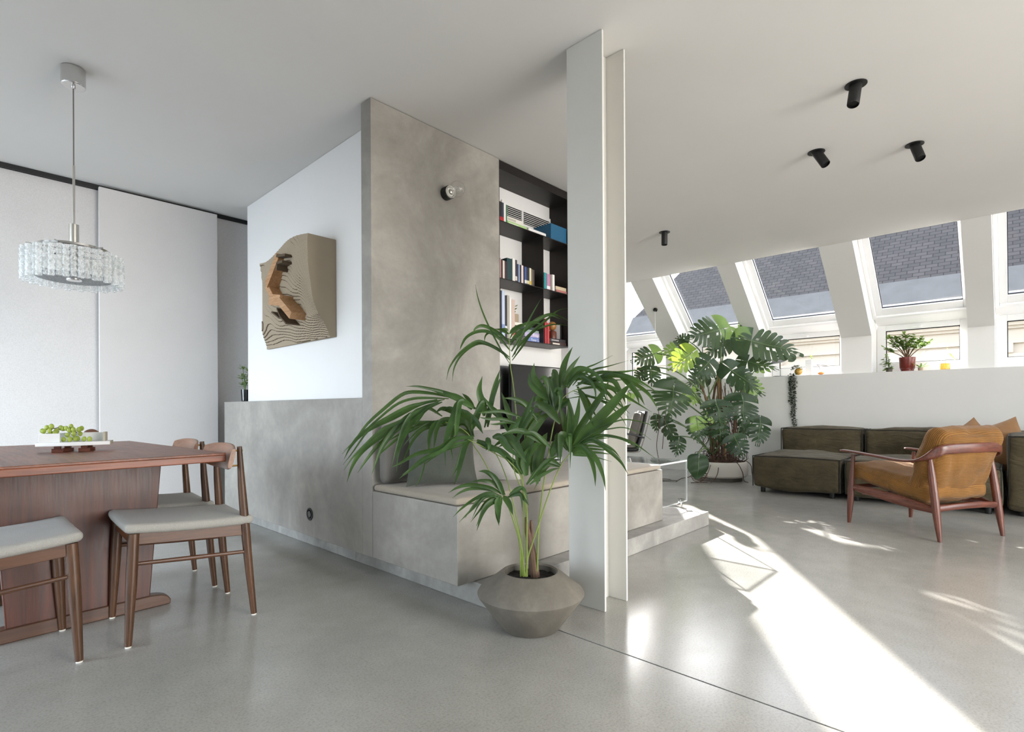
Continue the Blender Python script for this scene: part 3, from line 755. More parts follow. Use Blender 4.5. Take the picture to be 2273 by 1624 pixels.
G().tube([(0, -.062, 0), (.004, -.10, .006), (0, -.11, -.006), (-.004, -.10, .006), (0, -.064, 0)], .0008, 5).ob('filament', MAT['nickel'], SC)
SO = thing('wall_socket', 'round black socket set low in the concrete wall', 'socket', (1.60, 3.284, .248))
rm = Matrix.Rotation(-PI/2, 4, 'Y')
G().lathe([(.040, 0), (.040, .004), (.036, .006), (.030, .005), (.026, -.0), (.0, -.0)], 32, m=rm, close=False).ob('cover_ring', MAT['black'], SO)
G().lathe([(.022, .001), (.021, .0055), (0, .0055)], 24, m=rm, close=False).ob('socket_insert', MAT['screen'], SO)

# ceiling spots
def spot(loc, tilt, label):
    t = thing('ceiling_spot', label, 'spotlight', loc, 0, 'black ceiling spots')
    G().lathe([(.052, -.004), (.052, 0)], 32).ob('flange', MAT['black'], t)
    d = Vector(tilt).normalized(); q = Vector((0, 0, -1)).rotation_difference(d).to_matrix().to_4x4()
    G().lathe([(.027, -.125), (.029, -.122), (.029, .01)], 28, m=q, close=False).lathe([(0, -.112), (.027, -.112), (.027, -.125)], 28, m=q, close=False).ob('barrel', MAT['black'], t)
spot((3.315, .602, HC-.001), (-.30, .06, -1), 'black ceiling spot leaning sharply, closest to the camera')
spot((4.009, .957, HC-.001), (-.15, -.55, -1), 'black ceiling spot with its lens end turned toward the camera')
spot((4.339, .464, HC-.001), (-.30, -.30, -1), 'black ceiling spot nearest the skylight above the sofa corner')
spot((4.813, 2.473, HC-.001), (-.02, 0, -1), 'straight black ceiling spot right beside the steel column')

# plant on the far end of the ledge
LP = thing('ledge_plant', 'small succulent in a dark pot on the concrete ledge end', 'plant', (1.74, 4.735, .982))
G().lathe([(.026, 0), (.030, .06), (.032, .105), (.028, .105), (.027, .09), (0, .09)], 20).ob('pot', MAT['screen'], LP)
def leaflet(g, p, d, l, w, up=Vector((0, 0, 1))):
    d = Vector(d).normalized(); s = d.cross(up); s = s.normalized() if s.length > 1e-4 else Vector((1, 0, 0)); p = Vector(p)
    n = s.cross(d)
    vs = [p, p+d*l*.35+s*w/2, p+d*l*.75+s*w*.38, p+d*l, p+d*l*.75-s*w*.38, p+d*l*.35-s*w/2, p+d*l*.4+n*w*.14]
    g.add(vs, [(0, 1, 6), (1, 2, 6), (2, 3, 6), (3, 4, 6), (4, 5, 6), (5, 0, 6)])
rr = random.Random(11)
for (x, y, z) in ((-.01, .02, .30), (.0, .075, .22), (.01, .03, .225), (.02, .0, .17), (.0, .045, .16), (.03, -.01, .27)):
    b = G().tube([(0, 0, .09), (x*.3, y*.4, .09+(z-.09)*.5), (x, y, z)], [.004, .003, .002], 6)
    o = b.ob('stem', MAT['petiole'], LP)
    lg = G()
    for k in range(16):
        a = k*2.4; e = rr.uniform(-.25, .75)
        leaflet(lg, (x, y, z-.03+.004*k*.6), (math.cos(a), math.sin(a), e), .045, .016)
    lg.ob('leaf_rosette', MAT['succ'], o)

PALM = [(7,2,[9,-12,226,11,38,507,18,84,813,32,122,1010,49,157,1108,73,185,1197,99,211,1273],[(7,[86,196,1122,43,218,1196,-1,242,1288,-35,254,1364,-59,256,1425,-75,250,1466]),(13,[92,204,1153,49,228,1186,-8,267,1218,-47,286,1217,-103,324,1167,-144,346,1103,-164,345,1046]),(13,[93,203,1141,54,228,1182,-1,269,1214,-45,299,1205,-92,332,1157,-120,345,1100,-133,342,1040]),(15,[95,201,1183,54,228,1236,9,258,1267,-35,288,1265,-74,312,1239,-97,320,1201,-109,315,1181]),(11,[101,209,1215,62,236,1256,26,259,1265,4,269,1250,-7,266,1219]),(15,[99,211,1223,61,234,1260,16,265,1289,-16,281,1294,-42,291,1278,-56,289,1254]),(13,[98,213,1261,74,231,1278,47,252,1284]),(13,[96,215,1277,82,222,1282,62,236,1283]),(10,[101,195,1138,155,187,1199,218,169,1277,293,139,1313,353,125,1323,424,99,1321]),(13,[101,195,1153,146,188,1213,204,167,1271,253,157,1311,305,143,1351,357,128,1392,419,104,1411]),(17,[106,204,1181,149,197,1242,191,192,1292,251,166,1343,310,142,1369,359,130,1368,419,105,1343]),(14,[103,207,1208,122,198,1243,160,170,1279,206,132,1322,249,98,1351,290,66,1337]),(13,[102,208,1242,114,195,1273,143,164,1303,175,131,1314,198,106,1307,222,81,1283]),(17,[103,207,1223,117,182,1253,128,161,1274,139,140,1289]),(8,[109,186,1164,122,161,1236,140,131,1311,155,104,1366,169,78,1414]),(13,[101,209,1261,111,198,1282,130,178,1299,151,156,1311])]),(6,2,[-45,16,219,-57,9,356,-85,19,459,-121,38,565,-163,63,647,-204,87,731,-232,97,771,-252,98,811,-289,119,846,-335,148,866],[(11,[-301,141,969,-349,149,986,-402,160,996,-453,171,1004,-500,177,1003]),(13,[-308,148,963,-366,180,978,-434,223,985,-479,242,971,-534,272,920,-589,301,863,-632,318,802,-675,335,752]),(10,[-312,153,958,-379,190,961,-438,218,958,-496,246,935,-563,284,872,-619,309,817,-671,330,763]),(10,[-324,165,955,-390,202,942,-449,230,929,-515,267,891,-579,300,844,-637,328,755,-673,333,712]),(13,[-348,161,951,-414,197,916,-483,237,871,-544,268,841,-596,290,792,-647,310,738,-681,312,694]),(21,[-354,168,945,-425,209,909,-500,256,846,-568,294,796,-616,310,751,-649,312,701,-673,304,651]),(15,[-361,176,942,-437,219,890,-508,256,824,-564,278,775,-609,287,721,-641,283,684]),(21,[-366,180,935,-451,227,890,-517,254,821,-562,258,760,-600,255,676]),(16,[-375,190,932,-434,213,906,-475,216,862,-506,210,809,-544,210,702]),(13,[-343,157,945,-400,178,919,-436,178,881,-474,179,836]),(26,[-262,100,943,-298,109,938,-325,108,889,-351,107,832,-373,101,788,-388,88,770]),(23,[-203,66,931,-226,61,934,-251,59,882,-274,54,847,-290,42,831]),(27,[-203,66,888,-210,64,931,-225,70,987,-221,56,1047]),(20,[-186,63,844,-182,48,934,-173,29,1017,-166,12,1072]),(15,[-229,93,918,-227,135,958,-223,174,981]),(23,[-240,76,918,-274,97,941,-309,121,964,-361,160,987,-383,169,988]),(20,[-235,100,918,-254,149,958,-269,194,976,-291,247,989]),(29,[-274,127,915,-269,83,888,-265,40,863,-268,4,822])]),(6,2,[-11,38,206,-16,39,355,-38,59,504,-59,75,611,-86,100,706,-113,124,755,-148,158,780,-200,209,797],[(29,[-179,157,800,-202,162,859,-232,175,869,-264,190,847,-286,193,807,-302,191,764,-309,179,688]),(20,[-207,187,856,-268,222,866,-313,242,854,-339,240,808,-354,226,765,-370,214,691]),(13,[-255,238,849,-328,272,840,-377,280,808,-420,282,750,-458,279,687]),(14,[-260,243,859,-326,285,862,-385,318,855,-434,341,837]),(12,[-279,263,851,-344,289,847,-416,322,811,-477,343,763,-520,345,730]),(35,[-163,170,799,-191,180,810,-219,190,821,-256,210,832]),(12,[-267,250,887,-315,272,919,-343,274,905,-384,287,842]),(21,[-196,205,876,-223,233,904,-254,266,918,-275,289,898])]),(6,2,[-51,-6,225,-67,-24,423,-89,-35,624,-141,-15,705,-194,8,738,-252,36,775,-307,60,803],[(16,[-285,37,802,-347,79,804,-400,113,767,-464,157,750,-517,190,717,-551,202,702]),(16,[-303,56,793,-371,99,772,-438,141,730,-489,166,691,-531,182,659]),(20,[-276,57,798,-305,58,783,-330,55,730,-352,49,679,-377,47,633]),(8,[-316,70,777,-371,99,761,-416,118,736,-459,134,704]),(6,[-419,165,730,-436,159,687,-455,155,652,-476,153,629]),(26,[-208,13,806,-196,-19,805,-184,-51,763,-160,-97,725]),(31,[-184,-13,808,-162,-46,800,-145,-73,754,-132,-97,707]),(23,[-251,59,785,-221,17,766,-188,-28,746,-161,-66,708]),(20,[-224,30,804,-226,17,785,-240,17,755])]),(5,2,[-62,-24,232,-95,-33,370,-138,-32,494,-175,-36,542,-212,-40,577],[(11,[-212,-40,581,-259,-13,595,-307,17,572,-348,38,542,-380,51,513]),(12,[-212,-40,577,-270,-8,581,-319,15,537,-365,35,493]),(18,[-214,-39,574,-260,-24,559,-296,-19,523,-326,-21,463]),(23,[-212,-40,574,-236,-45,551,-251,-57,514,-263,-74,480]),(22,[-200,-39,579,-205,-70,554,-212,-99,514]),(19,[-190,-35,582,-216,-17,639,-246,5,672,-274,25,677]),(15,[-189,-36,582,-228,-14,629,-266,6,642,-310,35,639]),(15,[-193,-32,582,-240,-4,611,-301,39,626,-344,63,619,-379,79,601]),(11,[-218,-35,577,-270,-8,585,-309,4,562,-350,19,508]),(17,[-185,-55,583,-169,-87,607,-161,-110,605,-156,-130,547]),(15,[-187,-52,576,-166,-89,588,-158,-112,567,-157,-128,549])]),(7,3,[-45,-14,225,-41,-22,306,-16,-54,427,12,-89,563,42,-126,678,61,-152,722,70,-165,746],[(41,[69,-165,745,84,-224,820,119,-306,916,134,-365,982,130,-406,1014]),(26,[74,-156,757,83,-190,827,107,-242,916,126,-288,988,123,-310,1029]),(23,[79,-147,756,82,-169,839,82,-189,904,76,-202,975]),(35,[78,-145,760,86,-144,817,93,-142,892,96,-135,954]),(16,[67,-177,756,88,-255,788,97,-319,755,100,-376,712,86,-417,668]),(22,[69,-180,756,66,-231,757,65,-284,720,52,-325,662,29,-355,606]),(14,[78,-160,751,126,-204,788,193,-267,795]),(12,[80,-162,736,126,-204,751,191,-265,743]),(11,[80,-162,732,140,-218,736,199,-274,727]),(6,[80,-162,724,140,-218,719,198,-273,697]),(6,[67,-177,754,100,-247,828,134,-319,860,154,-375,872,186,-444,856,193,-487,836]),(11,[72,-183,758,102,-269,802,106,-328,808,131,-410,785,157,-491,728]),(34,[66,-162,737,28,-160,800,-2,-167,797,-26,-180,697]),(18,[60,-169,742,27,-179,797,10,-204,802,-16,-221,683]),(19,[38,-132,684,-3,-108,706,-41,-86,675,-86,-58,613])]),(7,2,[17,-21,216,18,-30,409,26,-46,573,38,-66,719,49,-86,841,59,-104,905,64,-116,949,88,-148,985,130,-201,1009],[(26,[86,-96,988,98,-98,1064,113,-105,1119,138,-122,1177]),(32,[77,-71,925,87,-72,1001,88,-63,1069,86,-51,1073]),(32,[68,-62,934,60,-58,1005,42,-44,1043,28,-34,1038]),(29,[62,-56,959,36,-23,1014,22,-3,1061,27,-3,1110]),(19,[88,-127,1004,86,-149,1051,89,-177,1078,98,-211,1077,112,-250,1057,120,-282,1020,122,-309,938]),(9,[105,-145,1012,129,-178,1055,162,-220,1079,192,-259,1089,247,-325,1113]),(13,[111,-166,1016,143,-243,1061,173,-319,1061,219,-412,1073]),(18,[139,-196,1028,175,-289,1057,173,-342,1048,181,-405,1027,203,-483,975]),(22,[145,-217,1033,164,-278,1050,178,-334,1048,178,-375,1011,178,-415,966,166,-444,929]),(16,[117,-187,1023,145,-290,1006,156,-374,959,175,-468,902]),(20,[119,-160,1008,111,-200,949,98,-234,892,82,-266,843]),(7,[119,-160,995,159,-232,1003,184,-288,991,189,-322,944,194,-356,875]),(7,[105,-145,991,139,-220,963,173,-295,930,194,-356,881]),(16,[210,-315,1044,216,-384,1007,209,-441,966,191,-484,915]),(26,[76,-114,958,51,-108,989,48,-123,982,39,-133,905]),(17,[91,-130,1016,108,-158,1057,125,-186,1073,137,-208,1064]),(12,[119,-160,1024,145,-217,1015,156,-258,981,156,-287,932]),(6,[90,-129,958,131,-202,966,170,-273,932,189,-322,883,193,-356,831]),(34,[122,-105,959,116,-89,942,80,-41,925,39,13,926]),(30,[82,-62,900,75,-35,942,56,5,960,54,26,943])]),(6,2,[-57,-30,232,-64,-37,385,-74,-42,545,-110,-18,652,-124,-18,731,-114,-43,798,-105,-67,845],[(23,[-141,-59,784,-139,-84,855,-136,-113,918,-134,-139,973]),(22,[-129,-13,866,-134,7,922,-141,29,984]),(18,[-136,-5,822,-168,19,894,-194,37,926,-218,52,966]),(18,[-56,-90,877,-104,-69,937,-148,-51,955,-192,-33,959]),(12,[-112,-60,882,-190,-25,907,-254,-7,905,-300,-6,902]),(12,[-120,-51,858,-183,-23,876,-242,0,878,-287,9,886]),(21,[-75,-157,773,-120,-139,802,-172,-113,831,-218,-94,829,-254,-84,819]),(48,[-87,-57,649,-103,-50,722,-88,-75,786,-72,-103,806]),(41,[-8,-53,617,-6,-46,694,14,-57,776,33,-68,817]),(18,[-87,-57,613,-47,-81,667,-3,-108,708,34,-127,725]),(29,[29,-92,715,40,-105,769,54,-120,793]),(33,[54,-120,855,18,-92,909,-15,-66,934,-37,-53,926]),(26,[-153,-16,819,-133,-47,858,-117,-75,878,-97,-105,902]),(37,[-39,-21,777,-17,-35,835,11,-55,876,50,-87,904]),(24,[-80,-35,740,-113,-11,773,-148,17,785,-180,42,762]),(29,[-49,-40,697,-69,-8,664,-92,26,704,-112,58,724])])]
MONSTERA = [([-51,-44,1896],[-491,205,1770],457,[-0.53,-0.83,0.2],8,0),([455,-145,1991],[824,-318,1959],295,[-0.42,-0.9,0.09],6,0),([57,-305,1743],[388,-876,1563],440,[-0.79,-0.55,0.27],9,0),([176,6,1736],[-94,148,1584],308,[-0.57,-0.77,0.3],7,0),([-579,591,1602],[-877,762,1485],290,[-0.56,-0.79,0.26],7,0),([-510,152,1570],[-835,279,1363],351,[-0.51,-0.81,0.3],5,1),([-196,402,1687],[-354,643,1612],278,[-0.85,-0.49,0.2],6,0),([-358,-10,1477],[-580,81,1270],373,[-0.63,-0.68,0.37],6,0),([94,-271,1488],[224,-628,1376],253,[-0.81,-0.42,0.4],6,0),([-243,-205,1385],[-191,-552,1090],346,[-0.76,-0.48,0.44],8,0),([138,-244,1233],[216,-473,1060],309,[-0.82,-0.49,0.28],6,0),([-840,212,1144],[-976,211,772],501,[-0.67,-0.7,0.25],8,0),([-445,-135,945],[-503,-218,675],404,[-0.7,-0.63,0.34],8,0),([-132,-322,1011],[-223,-371,679],442,[-0.68,-0.67,0.29],8,0),([-757,561,1391],[-838,502,1181],284,[-0.64,-0.63,0.43],5,0),([-663,315,1272],[-710,292,1211],156,[-0.47,-0.64,0.61],0,0),([-653,14,751],[-683,-27,497],292,[-0.72,-0.67,0.19],7,0),([-272,-100,667],[-312,-129,473],281,[-0.7,-0.67,0.25],6,0),([-346,-312,543],[-361,-412,312],311,[-0.73,-0.6,0.31],6,0),([118,-441,736],[45,-436,438],335,[-0.71,-0.69,0.16],7,0),([337,-163,686],[299,-196,489],188,[-0.7,-0.67,0.24],5,0),([-710,221,521],[-777,220,331],225,[-0.67,-0.7,0.24],6,0),([-787,-62,321],[-826,-64,83],266,[-0.72,-0.69,0.12],0,0),([-618,560,778],[-615,557,599],161,[-0.73,-0.69,-0.0],5,0),([-583,450,729],[-529,320,436],202,[-0.75,-0.64,0.15],6,0),([-73,416,1792],[-125,546,1830],225,[-0.87,-0.43,0.25],5,0),([326,-80,1885],[190,-9,1736],256,[-0.65,-0.72,0.24],6,0),([-56,181,1314],[-312,307,1189],284,[-0.52,-0.82,0.23],6,0),([-223,286,1110],[-224,214,938],239,[-0.74,-0.62,0.26],5,0),([-147,132,693],[-196,112,546],205,[-0.67,-0.68,0.32],5,0),([-735,683,1359],[-841,723,1257],182,[-0.57,-0.77,0.29],5,0),([541,-674,1539],[424,-476,1605],129,[-0.82,-0.54,0.17],5,0),([-924,739,1076],[-937,753,988],116,[-0.73,-0.68,0.0],0,0)]

# ================================================================ palm in the grey pot
PO = thing('potted_palm', 'kentia palm in a grey angular clay pot in front of the bench', 'plant', (1.685, 1.482, 0))
G().lathe([(.110, 0), (.118, .004), (.221, .140), (.224, .150), (.218, .160), (.122, .236), (.114, .238), (.108, .232), (.112, .205)], 56, close=False).lathe([(0, .001), (.112, .001)], 56, close=False).ob('pot', MAT['pot'], PO, True, ang=.5)
g = G()
def soil(a, b):
    r_ = .113*a; th = 2*PI*b
    return (r_*math.cos(th), r_*math.sin(th), .208+.010*noise.noise(Vector((r_*60*math.cos(th), r_*60*math.sin(th), 1))))
g.grid(soil, 10, 40).ob('soil', MAT['soil'], PO)
G().tube([(.02, -.01, .2), (.015, .0, .30), (-.005, .012, .40), (-.012, .015, .46)], [.020, .017, .012, .005], 10).ob('husk_sheath', MAT['husk'], PO)
G().tube([(.03, .02, .2), (.03, .02, .33), (.028, .02, .44)], [.014, .011, .006], 8).ob('husk_sheath', MAT['husk'], PO)
FACE = Vector((-.72, -.68, .10)).normalized()
rr = random.Random(3); FI = 0
for (r0, r1, pet, lfs) in PALM:
    pts = [Vector(pet[i:i+3])/1000 for i in range(0, len(pet), 3)]
    c = catmull(pts, 26)
    F_ = G().tube(c, [(r0+(r1-r0)*i/25)/1000*.55 for i in range(26)], 7).ob('frond', MAT['palm_stem'], PO)
    more = []
    for w, q in lfs:
        ctl = [Vector(q[i:i+3])/1000 for i in range(0, len(q), 3)]; more.append((w, ctl))
        if FI and rr.random() < (.5 if FI < 3 else .85):
            rot = Matrix.Rotation(rr.choice((-1, 1))*rr.uniform(.09, .26), 3, FACE) @ Matrix.Rotation(rr.uniform(-.12, .12), 3, 'Z'); k = rr.uniform(.72, .95)
            sh_ = Vector((rr.uniform(-.012, .012), rr.uniform(-.012, .012), rr.uniform(-.012, .012)))
            more.append((w*rr.uniform(.7, .95), [ctl[0]+sh_+(rot @ (p-ctl[0]))*k for p in ctl]))
    FI += 1
    for w, ctl in more:
        P_ = catmull(ctl, 22)
        tw = rr.uniform(-.5, .5); g = G(); wid = w/1000*1.08
        for i, p in enumerate(P_):
            t = i/21; tg = (P_[min(i+1, 21)]-P_[max(i-1, 0)]).normalized()
            nn = FACE.copy(); nn.rotate(Matrix.Rotation(tw*(.4+t), 3, tg)); sd = tg.cross(nn).normalized(); up = sd.cross(tg)
            k = (min(1, .30+t*3.2))*(1-max(0, (t-.45)/.55)**1.7)
            hw = max(.0006, wid*.5*k); vf = .28*hw
            g.v += [tuple(p+sd*hw+up*vf), tuple(p+sd*hw*.5+up*vf*.35), tuple(p), tuple(p-sd*hw*.5+up*vf*.35), tuple(p-sd*hw+up*vf)]
        for i in range(21):
            for j in range(4):
                a = i*5+j; g.f.append((a, a+1, a+6, a+5))
        g.ob('leaflet', MAT['palm'], F_, True, ang=3)

# ================================================================ bench upholstery
BC = tag(soft_box(.972, .346, .0175, .016, (0, 0, .003), 18, .0015, 5, 2, (2.574, 2.203, .4885)).ob('bench_cushion', MAT['bench'], ang=3), 'long thin taupe pad covering the concrete bench', 'cushion')
def place_pillow(name, label, mat, loc, rot, w, h, t, seed, parts=None):
    r = tag(pillow(w, h, t, .008, seed).ob(name, mat, ang=3), label, 'cushion')
    r.location = loc; r.rotation_euler = [math.radians(a) for a in rot]; return r
p1 = place_pillow('throw_pillow', 'dark green woollen pillow leaning on the concrete wall', MAT['greencloth'], (1.845, 2.26, .688), (70, 0, -36), .19, .19, .085, 1)
p2 = place_pillow('throw_pillow', 'pale grey linen pillow beside the dark green pillow', MAT['greycloth'], (2.15, 2.24, .650), (60, 0, -28), .20, .175, .075, 2)
p3 = tag(soft_box(.13, .030, .155, .028, (.004, .012, .006), 12, .004, 6, 4).ob('back_bolster', MAT['darkcloth'], ang=3), 'slate grey backrest cushion at the bench corner, behind the green pillow', 'cushion')
p3.location = (1.752, 2.500, .672)
tg_ = G().box(-.008, .008, -.012, .012, -.001, .001).ob('care_tag', MAT['black'], p2, False); tg_.location = (.05, -.09, .055)

# ================================================================ bookshelf in the niche
SH = thing('bookshelf', 'blackened steel wall shelf with books in the niche', 'shelf', (2.604, 2.56, 0))
WX, DY = .812, .214
def plate(name, x0, x1, y0, y1, z0, z1): return G().box(x0, x1, y0, y1, z0, z1).ob(name, MAT['blacksteel'], SH, True, .0008)
for nm, z, t_ in (('top_plate', 2.560, .060), ('shelf_board', 2.204, .006), ('shelf_board', 1.809, .006), ('shelf_board', 1.399, .006)): plate(nm, 0, WX, .0, DY, z, z+t_)
plate('side_panel', WX-.006, WX, .0, DY, 1.406, 2.559)
plate('side_panel', 0, .005, .0, DY, 1.406, 2.559)
for z0, z1 in ((1.406, 1.808), (1.816, 2.203)): plate('divider', .466, .472, .0, DY, z0, z1)
for x in (.27, .40): G().lathe([(.006, -.001), (.006, .0)], 10, (x, .12, 1.399)).ob('screw_hole', MAT['black'], SH)
# ventilation grille on the niche wall
V = thing('vent_grille', 'white ventilation grille behind the top shelf books', 'vent', (3.13, 2.774, 2.392))
vg = G().box(-.29, .29, -.012, 0, .052, .075).box(-.29, .29, -.012, 0, -.062, -.045).box(-.29, -.27, -.012, 0, -.045, .052).box(.27, .29, -.012, 0, -.045, .052).box(-.068, -.052, -.012, 0, -.045, .052)
vg.ob('grille_frame', MAT['white'], V, False)
G().box(-.27, .27, -.002, -.0005, -.045, .052).ob('dark_backing', MAT['black'], V, False)
for i in range(7):
    z = -.038+i*.0145
    for a, b in ((-.27, -.068), (-.052, .27)):
        G().add([(a, -.011, z), (b, -.011, z), (b, -.004, z+.006), (a, -.004, z+.006), (a, -.011, z+.003), (b, -.011, z+.003), (b, -.004, z+.009), (a, -.004, z+.009)],
                [(0, 1, 2, 3), (7, 6, 5, 4), (0, 4, 5, 1), (1, 5, 6, 2), (2, 6, 7, 3), (3, 7, 4, 0)]).ob('slat', MAT['white'], V, False)
# books: cover case, page block, spine band
def book(label, col, loc, w, h, d, rz=0, rx=0, ry=0, band=None, group='books on the steel shelf', flat=False, pages='e4dfd2'):
    """standing book: spine towards -y, thickness w along x, height h, depth d.   flat: lies on its side, w along x = spine length, h = thickness"""
    b = thing('book', label, 'book', loc, rz, group); b.rotation_euler = (rx, ry, rz)
    c = .002; m = bookmat(col); d = min(d, .162)
    if not flat:
        G().box(0, c, 0, d, 0, h).box(w-c, w, 0, d, 0, h).box(c, w-c, 0, c, 0, h).ob('cover', m, b, True, .0005)
        G().box(c, w-c, c, d-.004, .003, h-.003).ob('pages', bookmat(pages), b, False)
        if band: G().box(-.0004, w+.0004, -.0006, .002, h*.12, h*.3).ob('spine_band', bookmat(band), b, False)
    else:
        G().box(0, w, 0, d, 0, c).box(0, w, 0, d, h-c, h).box(0, w, 0, c, c, h-c).ob('cover', m, b, True, .0005)
        G().box(.004, w-.004, c, d-.004, c, h-c).ob('pages', bookmat(pages), b, False)
        if band: G().box(w*.08, w*.55, -.0006, .002, h*.3, h*.7).ob('spine_band', bookmat(band), b, False)
    return b
Y0 = 2.60
def standing(zs, items):
    for (x0, x1, h, col, d, label, band) in items:
        book(label, col, (x0, Y0, zs), x1-x0, h, d, band=band)
standing(1.8152, [(2.648, 2.659, .150, 'b79a94', .13, 'thin dusty pink book at the concrete end of the middle shelf', None),
 (2.661, 2.676, .142, '59303a', .13, 'dark wine-red book next to the dusty pink one', None),
 (2.679, 2.697, .138, 'd8d3c8', .14, 'cream paperback between two wine-red books, middle shelf', None),
 (2.700, 2.718, .138, '431f2c', .15, 'maroon book just left of the large teal volume', None),
 (2.720, 2.776, .165, '17393c', .18, 'large dark teal volume on the middle shelf', None),
 (2.778, 2.806, .172, 'dedbd6', .16, 'thick white book right after the teal volume', None),
 (2.808, 2.826, .168, '3a2f3d', .15, 'dark plum book behind the thick white book', 'cfc7bd'),
 (2.829, 2.840, .142, '3a4460', .13, 'thin navy book on the middle shelf', None),
 (2.842, 2.855, .142, '93a4c0', .13, 'light blue paperback on the middle shelf', None),
 (2.857, 2.870, .142, '2b2233', .13, 'black-violet paperback after the light blue one', None),
 (2.872, 2.893, .142, 'd9c8c6', .13, 'pale rose paperback on the middle shelf', None),
 (2.896, 2.906, .138, '1d1d22', .12, 'thin black book before the royal blue one', None),
 (2.908, 2.930, .138, '3b5190', .13, 'royal blue paperback on the middle shelf', 'd9d9de'),
 (2.933, 2.959, .136, '2a2724', .13, 'black paperback after the royal blue one', 'cfc9a0'),
 (2.961, 2.981, .138, 'd7d2b6', .13, 'cream paperback with a yellow foot', 'c9a93c'),
 (2.983, 2.999, .134, '6b5c50', .12, 'brown paperback near the steel divider', None),
 (3.001, 3.016, .132, '4a4440', .12, 'last grey-brown paperback before the steel divider', None),
 (3.129, 3.160, .136, '2f8f94', .15, 'turquoise book right of the divider, middle shelf', None),
 (3.163, 3.201, .132, 'b97fa0', .15, 'pink book beside the turquoise one', 'efe3ea'),
 (3.204, 3.228, .134, '8a807a', .15, 'grey book beside the pink one', None),
 (3.230, 3.256, .138, 'e6e3df', .15, 'white book next to the framed picture', None)])
standing(1.4052, [(2.640, 2.655, 0.350, '20242e', .20, 'tall thin navy book at the concrete end of the lowest shelf', None),
 (2.667, 2.697, 0.337, 'bcc6dc', .22, 'tall pale blue book on the lowest shelf', '7f93bd'),
 (2.699, 2.718, 0.307, '26262a', .20, 'tall black book with white spine band, lowest shelf', 'd7d7d7'),
 (2.720, 2.743, 0.311, 'a8a39a', .20, 'tall grey book on the lowest shelf', None),
 (2.745, 2.765, 0.295, 'e8e6e2', .20, 'tall white book on the lowest shelf', None),
 (2.767, 2.800, 0.289, 'c7b0a6', .20, 'tall rose-beige book beside the stacked books', 'b0504a'),
 (3.134, 3.161, 0.195, 'a3252c', .18, 'taller red book right of the divider on the lowest shelf', None),
 (3.167, 3.188, 0.165, 'b8383c', .17, 'shorter red book next to the taller red one', None)])
standing(2.2102, [(2.652, 2.670, .150, '23232b', .16, 'black book with a red foot at the end of the top shelf', 'b3262e'),
 (2.672, 2.690, .148, '3a3d4c', .16, 'slate book with a red foot on the top shelf', 'b3262e'),
 (2.692, 2.712, .150, 'e7e4e0', .16, 'white book on the top shelf', None),
 (2.714, 2.725, .142, '3f7a55', .15, 'thin green book on the top shelf', None)])
flat = [((2.728, 2.60, 2.2102), .205, .036, .17, 'a9c888', 'light green book lying flat on the top shelf', 'd9e6c6'),
 ((2.728, 2.61, 2.2465), .178, .036, .16, 'ddd9d0', 'cream book lying on the light green book', 'b9b3a6'),
 ((3.276, 2.60, 1.8152), .135, .030, .20, 'b4736c', 'salmon book lying flat below the framed picture', None),
 ((3.276, 2.605, 1.8455), .135, .028, .19, 'c9b79a', 'beige book lying on the salmon book', None),
 ((2.915, 2.60, 1.4052), .207, .039, .20, '6b7fb8', 'blue book at the bottom of the low stack', None),
 ((2.905, 2.60, 1.4445), .215, .033, .20, 'b3a5cc', 'lilac book in the low stack', None),
 ((2.880, 2.605, 1.478), .20, .019, .19, '8fa09a', 'grey-green book in the low stack', None),
 ((2.850, 2.61, 1.497), .20, .022, .18, '2f3a3c', 'dark slate book in the low stack', None),
 ((2.806, 2.62, 1.519), .165, .022, .17, 'e3ded2', 'cream book topmost in the low stack, under the little pot', None),
 ((3.215, 2.60, 1.4052), .185, .028, .20, '3a2320', 'dark brown book lying at the bottom under the wooden figure', 'd8cfc3'),
 ((3.205, 2.605, 1.4332), .195, .026, .19, '2a2426', 'black book lying on the dark brown book', '9c9699')]
for loc, w, h, d, col, label, band in flat:
    book(label, col, loc, w, h, d, flat=True, band=band)
def text(s, size, loc, rot, mat, parent, name):
    c = bpy.data.curves.new(name, 'FONT'); c.body = s; c.size = size; c.extrude = .0003; c.align_x = 'CENTER'; c.align_y = 'CENTER'
    q = bpy.data.objects.new(name, c); COL.objects.link(q); bpy.context.view_layer.update()
    me = bpy.data.meshes.new_from_object(q.evaluated_get(bpy.context.evaluated_depsgraph_get())); bpy.data.objects.remove(q)
    o = bpy.data.objects.new(name, me); COL.objects.link(o); me.materials.clear(); me.materials.append(mat); o.parent = parent; o.location = loc; o.rotation_euler = rot; return o
bk = {o['label']: o for o in S.objects if o.name.startswith('book') and o.get('label')}
text('Design', .026, (.125, -.001, .0165), (PI/2, 0, 0), bookmat('f2f0ee'), bk['lilac book in the low stack'], 'spine_lettering')
text('Fever S.', .028, (.105, -.001, .019), (PI/2, 0, 0), bookmat('e6e8f2'), bk['blue book at the bottom of the low stack'], 'spine_lettering')
